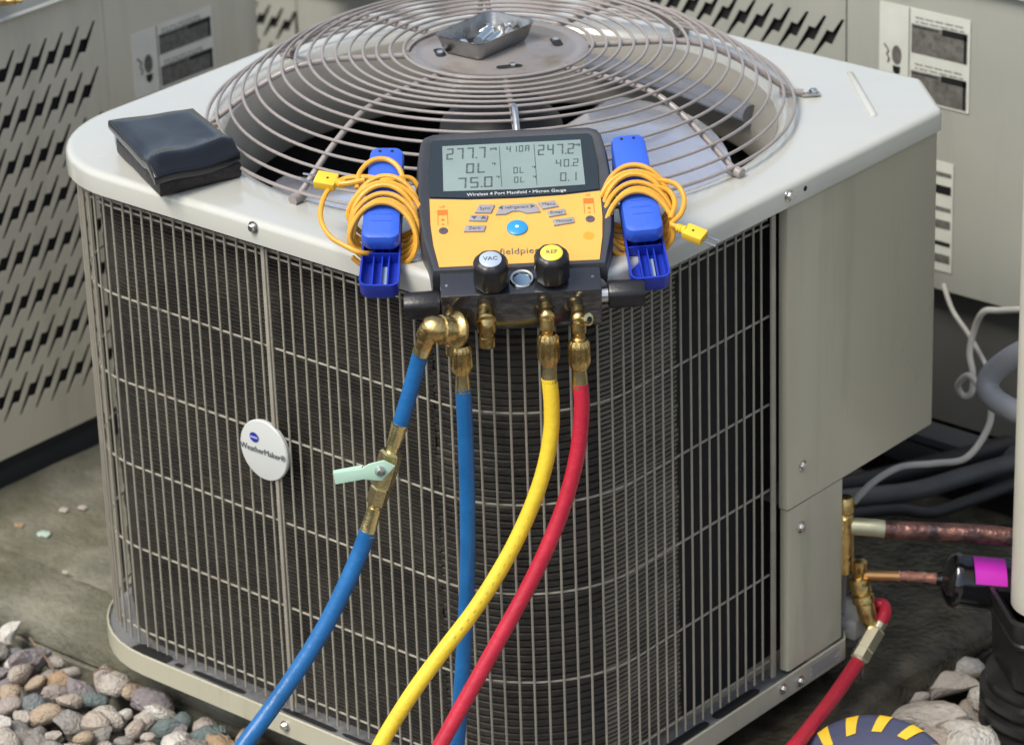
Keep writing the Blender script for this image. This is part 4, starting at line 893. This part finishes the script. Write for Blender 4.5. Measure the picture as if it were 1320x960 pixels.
# ================================================================== hoses
HPc = hv.dot(ends[2])                    # vertical plane through the ports
def hp3(px, py, d=0.): return at(px, py, hv, HPc+d)
def coupling(mb, p, q, r, knurl=True):
    p, q = Vector(p), Vector(q); L = (q-p).length
    return mb.lathe(p, (q-p), [(0, r*.78), (L*.12, r*.98), (L*.30, r), (L*.62, r*1.04), (L*.74, r*1.02), (L*.90, r*.86), (L, r*.70)], 32, star=(lambda a: 1+.035*math.cos(16*a)) if knurl else None)
def hose(name, label, m, pts, r, coup=None, ferr=None, tail=None):
    T = thing(name, label, 'hose', pts[0])
    if coup: obj('brass_coupling', coupling(MB(), coup[0], coup[1], .0112), BRASS, T)
    if ferr: obj('brass_ferrule', MB().lathe(ferr[0], ferr[1]-ferr[0], [(0, .0066), ((ferr[1]-ferr[0]).length*.5, .0078), ((ferr[1]-ferr[0]).length*.85, .0082), ((ferr[1]-ferr[0]).length, .0086)], 20), BRASS_L, T)
    P = spline(pts, 10); obj('hose', MB().tube(P, r, 18), m, T); return T, P
def ground_tail(p, dirx, n=4):           # carry the hose down to the gravel, out of the picture
    q = Vector(p); out_ = []; d = Vector(dirx)
    for i in range(1, n+1): out_.append(Vector((q.x+d.x*.10*i, q.y+d.y*.10*i, max(GZ+.035, q.z-.055*i*(1+.25*i)))))
    return out_
yl = [hp3(708, 487, .0), hp3(711, 520, .002), hp3(710, 560, .006), hp3(700, 610, .012), hp3(680, 665, .02), hp3(650, 725, .03), hp3(612, 785, .045), hp3(570, 840, .06), hp3(530, 895, .075), hp3(492, 956, .09), hp3(465, 1010, .11)]
T_, P_ = hose('refrigerant_hose', 'yellow rubber hose hanging in front of the wire grille', HYEL, yl+ground_tail(yl[-1], (-.3, -.8)), .0084, (hp3(706, 430), hp3(708, 470)), (hp3(708, 466), hp3(708.5, 491)))
pr_l = [p for p in P_ if 640 < proj(p)[1] < 860]
txt = MB()
for i in range(4, len(pr_l)-6):
    if i % 2 == 0:
        a, b = pr_l[i], pr_l[i].lerp(pr_l[i+1], .7); nrm = (CP-a).normalized(); t = (b-a).normalized(); s_ = t.cross(nrm).normalized()
        cc = .0084*1.006
        for o_ in (-.0010,):
            txt.add([a+nrm*cc+s_*(o_-.0007), a+nrm*cc+s_*(o_+.0007), b+nrm*cc+s_*(o_+.0007), b+nrm*cc+s_*(o_-.0007)], [(0, 1, 2, 3)])
obj('printed_marks', txt, mat('hose_print', (.48, .34, .03), .5), T_)
rd = [hp3(748, 494, .0), hp3(750, 525, .002), hp3(745, 580, .008), hp3(732, 635, .014), hp3(712, 690, .022), hp3(684, 750, .032), hp3(650, 812, .046), hp3(612, 880, .062), hp3(573, 950, .08), hp3(545, 1005, .10)]
hose('refrigerant_hose', 'red rubber hose hanging in front of the wire grille, right of the yellow one', HRED, rd+ground_tail(rd[-1], (.2, -.85)), .0084, (hp3(746, 438), hp3(747, 475)), (hp3(747, 471), hp3(748, 498)))
b2 = [hp3(597, 500, 0), hp3(599, 540, .0), hp3(602, 620, .0), hp3(603, 700, .0), hp3(601, 780, .0), hp3(597, 850, .0), hp3(593, 910, .002), hp3(588, 970, .006), hp3(580, 1030, .012)]
hose('refrigerant_hose', 'straight blue hose hanging behind the yellow one', HBLUE, b2+ground_tail(b2[-1], (-.1, -.7)), .0084, (hp3(594, 444), hp3(595, 481)), (hp3(596, 478), hp3(597, 504)))
# blue hose with ball valve
BV = thing('refrigerant_hose', 'blue hose with brass ball valve and pale green lever, left of the others', 'hose', hp3(575, 425, .01))
e = [hp3(583, 425, .012), hp3(570, 427, .022), hp3(556, 427, .022)]
obj('swivel_elbow', MB().lathe(hp3(596, 425, .006), (hp3(560, 425, .022)-hp3(596, 425, .006)), [(0, .010), (.003, .0175), (.007, .0195), (.011, .0175), (.013, .0135), (.019, .0135), (.021, .0155), (.026, .0155), (.028, .012), (.034, .011)], 28).tube(spline([hp3(566, 425, .022), hp3(556, 424, .022), hp3(550, 434, .02), hp3(545, 448, .016)], 5), [.0135]*6+[.0115]*5+[.0085]*5, 18), BRASS, BV)
obj('brass_ferrule', MB().lathe(hp3(552, 432, .018), hp3(541, 458, .014)-hp3(552, 432, .018), [(0, .0088), (.012, .0090), (.0235, .0092)], 20), BRASS_L, BV)
sh = [hp3(543, 452, .014), hp3(534, 485, .012), hp3(524, 520, .012), hp3(516, 547, .012)]
obj('short_hose', MB().tube(spline(sh, 6), .0086, 18), HBLUE, BV)
va = hp3(516, 545, .012); vb = hp3(473, 688, .014); vd = (vb-va).normalized(); VL = (vb-va).length
obj('brass_ferrule', MB().lathe(va, vd, [(0, .0094), (.002, .0094), (.003, .0088), (.026, .0074), (.027, .0062), (.034, .0062)], 20), BRASS_L, BV)
hb = MB(); hb.lathe(va+vd*.033, vd, [(0, .0095), (.002, .0125), (.040, .0125), (.042, .0100)], 6); hb.lathe(va+vd*.0745, vd, [(0, .0088), (.002, .0110), (.020, .0110), (.022, .0085)], 6); hb.lathe(va+vd*.096, vd, [(0, .0062), (.006, .0062)], 18)
VB = obj('ball_valve_body', hb, BRASS_L, BV, ang=.4)
obj('brass_ferrule', MB().lathe(va+vd*.100, vd, [(0, .0075), (VL-.104, .0088), (VL-.101, .0092), (VL-.100, .0092)], 20), BRASS_L, BV)
vc = hp3(490, 606, .014+.0175)
lvd = (hp3(430, 617, .034)-vc).normalized(); side = hv.cross(lvd).normalized()
lvp = []
fr_ = Matrix((lvd, side, hv)).transposed().to_4x4(); fr_.translation = vc
obj('lever', MB().prism([(-.016, -.002), (-.006, -.0105), (.010, -.0095), (.018, -.006), (.048, -.0068), (.048, .0062), (.018, .0062), (.010, .0090), (.0, .0115)], -.0006, .0012, fr_, .0004).box(fr_ @ Vector((.033, -.0064, -.0028)), (.030, .0012, .006), fr_.to_3x3()), LEVER, BV, ang=.4)
obj('lever_screw', MB().lathe(vc-hv*.016, hv, [(0, .005), (.0172, .005), (.0174, .0058), (.0195, .0055), (.0215, .0035), (.0235, .0030)], 16), STEEL, BV)
b1 = [vb-vd*.004, hp3(464, 712, .016), hp3(445, 755, .024), (hp3(420, 805, .035)), hp3(388, 857, .05), hp3(350, 912, .07), hp3(318, 955, .09), hp3(280, 1005, .115)]
obj('hose', MB().tube(spline(b1+ground_tail(b1[-1], (-.6, -.6)), 10), .0092, 18), HBLUE, BV)
# red hose on the liquid valve
rp = lambda px, py, z: atz(px, py, z)
V_ = [pv+Vector((.02, .0, -.048)), rp(1128, 787, .045), rp(1137, 779, .055), rp(1141, 788, .052), rp(1134, 804, .040)]
RH = thing('charging_hose', 'red hose end with pale brass fitting screwed to the brass service valve', 'hose', rp(1130, 800, .04))
V_ = [rp(1122, 786, .040), rp(1130, 779, .050), rp(1139, 781, .050), rp(1140, 791, .045), rp(1134, 803, .038)]
obj('short_hose', MB().tube(spline(V_, 5), .0082, 16), HRED, RH)
fa, fb = rp(1136, 800, .039), rp(1103, 857, .005); fd = (fb-fa).normalized(); FL = (fb-fa).length
obj('pale_brass_fitting', MB().lathe(fa, fd, [(0, .0085), (.014, .0080)], 18).lathe(fa+fd*.013, fd, [(0, .0105), (.002, .0118), (.030, .0118), (.031, .0110), (.032, .0118), (.043, .0118), (.045, .010)], 6).lathe(fa+fd*.0445, fd, [(0, .0068), (.006, .0068), (.007, .0088), (FL-.046, .0088), (FL-.045, .0092), (FL-.044, .0092)], 20), mat('cream_brass', (.80, .74, .52), .24, .85, var=.08), RH, ang=.4)
obj('hose_clip', MB().tube([fb+Vector((.012, -.002, .002)), fb+Vector((.012, -.006, -.016))], .0012, 6), STEEL, RH)
r2 = [fb-fd*.004, rp(1078, 893, .002), rp(1050, 930, .008), rp(1018, 968, .008), rp(970, 1010, -.01), rp(900, 1060, -.05)]
obj('hose', MB().tube(spline(r2, 8), .0088, 18), HRED, RH)

# ================================================================== pipe clamps with wound cable
def clamp(label, M, L_up, L_lo, plug_pts, mirror, stray):
    T = thing('pipe_clamp', label, 'clamp', M=M, group=None)
    # local: +y up the clamp, +z towards the viewer; origin at its middle
    def tap(w0, w1, y0, y1, r, z): return [Vector((p.x, p.y, z)) for p in rpoly([(-w0, y0), (w0, y0), (w1, y1), (-w1, y1)], [r]*4, 0, 5)]
    lo = MB()
    y0, y1 = -L_lo, L_up-.006
    lo.skin([tap(.0185, .0165, y0, y1, .008, -.020), tap(.0205, .0175, y0-.002, y1, .009, -.016), tap(.0210, .0180, y0-.002, y1, .009, .0), tap(.0190, .0165, y0, y1-.002, .007, .0), tap(.0180, .0160, y0+.001, y1-.003, .007, -.015)], cap0=True, cap1=True)
    lj = obj('lower_jaw', lo, CLAMPD, T, ang=.6)
    for x in (-.0075, .0015, .0085): obj('jaw_rib', MB().box((x, (y0+y1)/2-.02, -.0100), (.0013, (y1-y0)-.05, .0105)), CLAMPD, lj)
    obj('jaw_rib', MB().box((0, y0+.047, -.008), (.035, .0014, .013)), CLAMPD, lj)
    obj('sensor_pad', MB().box((.0045, y0+.022, -.0125), (.0052, .030, .003), None, .0012), mat('pad_grey_blue', (.30, .40, .50), .4), lj)
    yb = -L_lo+.050
    ya = L_up
    u = MB()
    u.skin([tap(.0185, .0160, yb, ya-.002, .009, .001), tap(.0205, .0180, yb-.003, ya, .010, .006), tap(.0205, .0180, yb-.003, ya, .010, .015), tap(.0192, .0168, yb-.001, ya-.002, .009, .0195), tap(.0150, .0130, yb+.004, ya-.006, .008, .0215)], cap0=True, cap1=True)
    uj = obj('upper_jaw', u, CLAMP, T, ang=.6)
    for k in range(3): obj('grip_ridge', MB().box((0, yb+.022+.010*k, .0215), (.022-.001*k, .0012, .0010), None, .0003), CLAMP, uj)
    for x in (-.007, .006): obj('pin_hole', MB().lathe((x, ya-.009, .0212), (0, 0, 1), [(0, .0018), (.0006, .0018)], 10), BLACKIN, uj)
    obj('pivot_pin', MB().tube([(-.022, .012, -.001), (.022, .012, -.001)], .0028, 10), STEEL, T)
    # wound cable
    C = []; turns = 6
    rc = random.Random(5 if mirror else 4)
    for i in range(turns):
        oy = .022-.0085*i+rc.uniform(-.001, .001); rx = .0335+rc.uniform(-.002, .003)+(.003 if i % 2 else 0); rz = .021+.001*(i % 3); tilt = .020+.004*rc.random(); cx = rc.uniform(-.001, .001)+(.002*mirror)
        for k in range(14):
            a = PI + 2*PI*k/14; zz = math.sin(a)
            C.append(Vector((cx+rx*math.cos(a), oy+.0085*(-k/14) + tilt*(-zz)*.9 - .010*abs(math.cos(a))**2, .003-rz*zz*1.12)))
    ca = obj('cable', MB().tube(spline(C, 3), .0028, 8), CABLE, T)
    for S_ in stray: obj('cable_loop', MB().tube(spline([M.inverted() @ v for v in S_], 7), .0028, 8), CABLE, ca)
    pp0, pp1, w_ = plug_pts; a = M.inverted() @ pp0; b = M.inverted() @ pp1; ax = (b-a).normalized(); zx = Vector((0, 0, 1)); sd2 = zx.cross(ax).normalized(); zz2 = ax.cross(sd2)
    R = Matrix((ax, sd2, zz2)).transposed(); Lp = (b-a).length
    pg = obj('plug', MB().box(a+ax*(Lp*.5), (Lp, w_, w_*.55), R, .0018).lathe(a-ax*.010, ax, [(0, .0035), (.003, .005), (.004, .0042), (.006, .0055), (.007, .0045), (.011, .006)], 12), PLUG, T, ang=.5)
    obj('plug_hole', MB().lathe(a+ax*(Lp*.42)+zz2*(w_*.275), zz2, [(0, .0014), (.0003, .0014)], 10), BLACKIN, pg)
    for s_ in (-1, 1): obj('prong', MB().box(b+ax*.0075+sd2*s_*w_*.25, (.0165, .0026, .0009), R, .0002), STEEL, pg)
    return T
Kc = nV.dot(DO)
def onf(px, py, dk=0.): return at(px, py, nV, Kc+dk)
# left clamp
a_, b_ = onf(501, 196, -.012), onf(487, 378, -.012); dy = (a_-b_).normalized(); mid = a_.lerp(b_, .5); Lc = (a_-b_).length
ML = frame(mid, dy.cross(nV), dy)
L1 = [onf(540, 262, -.016), onf(538, 240, .000), onf(526, 229, .008), onf(500, 232, .012), onf(470, 228, .008), onf(440, 232, .004), onf(420, 250, .0), onf(413, 278, -.002), onf(424, 303, -.004), onf(447, 318, -.006), onf(466, 326, -.010), onf(482, 326, -.022)]
L2 = [onf(460, 243, .004), onf(464, 222, .010), onf(480, 207, .014), onf(500, 206, .014), onf(515, 218, .012), onf(522, 240, .006)]
clamp('blue pipe clamp wound with orange cable, left of the gauge screen', ML, Lc/2-.013, Lc/2-.013, (onf(434, 236, .004), onf(407, 231, .004), .019), 1, [L1, L2, [onf(470, 232, .010), onf(450, 236, .008), onf(438, 237, .006)]])
a_, b_ = onf(806, 179, -.012), onf(841, 366, -.012); dy = (a_-b_).normalized(); mid = a_.lerp(b_, .5); Lc = (a_-b_).length
MR = frame(mid, dy.cross(nV), dy)
R1 = [onf(850, 232, .010), onf(872, 238, .008), onf(882, 256, .004), onf(878, 275, .002), onf(866, 288, .0), onf(872, 292, .0)]
R2 = [onf(842, 240, .012), onf(862, 246, .008), onf(870, 262, .004), onf(864, 282, .002)]
clamp('blue pipe clamp wound with orange cable, right of the gauge screen', MR, Lc/2-.014, Lc/2-.011, (onf(883, 297, .002), onf(908, 307, .002), .017), -1, [R1, R2])
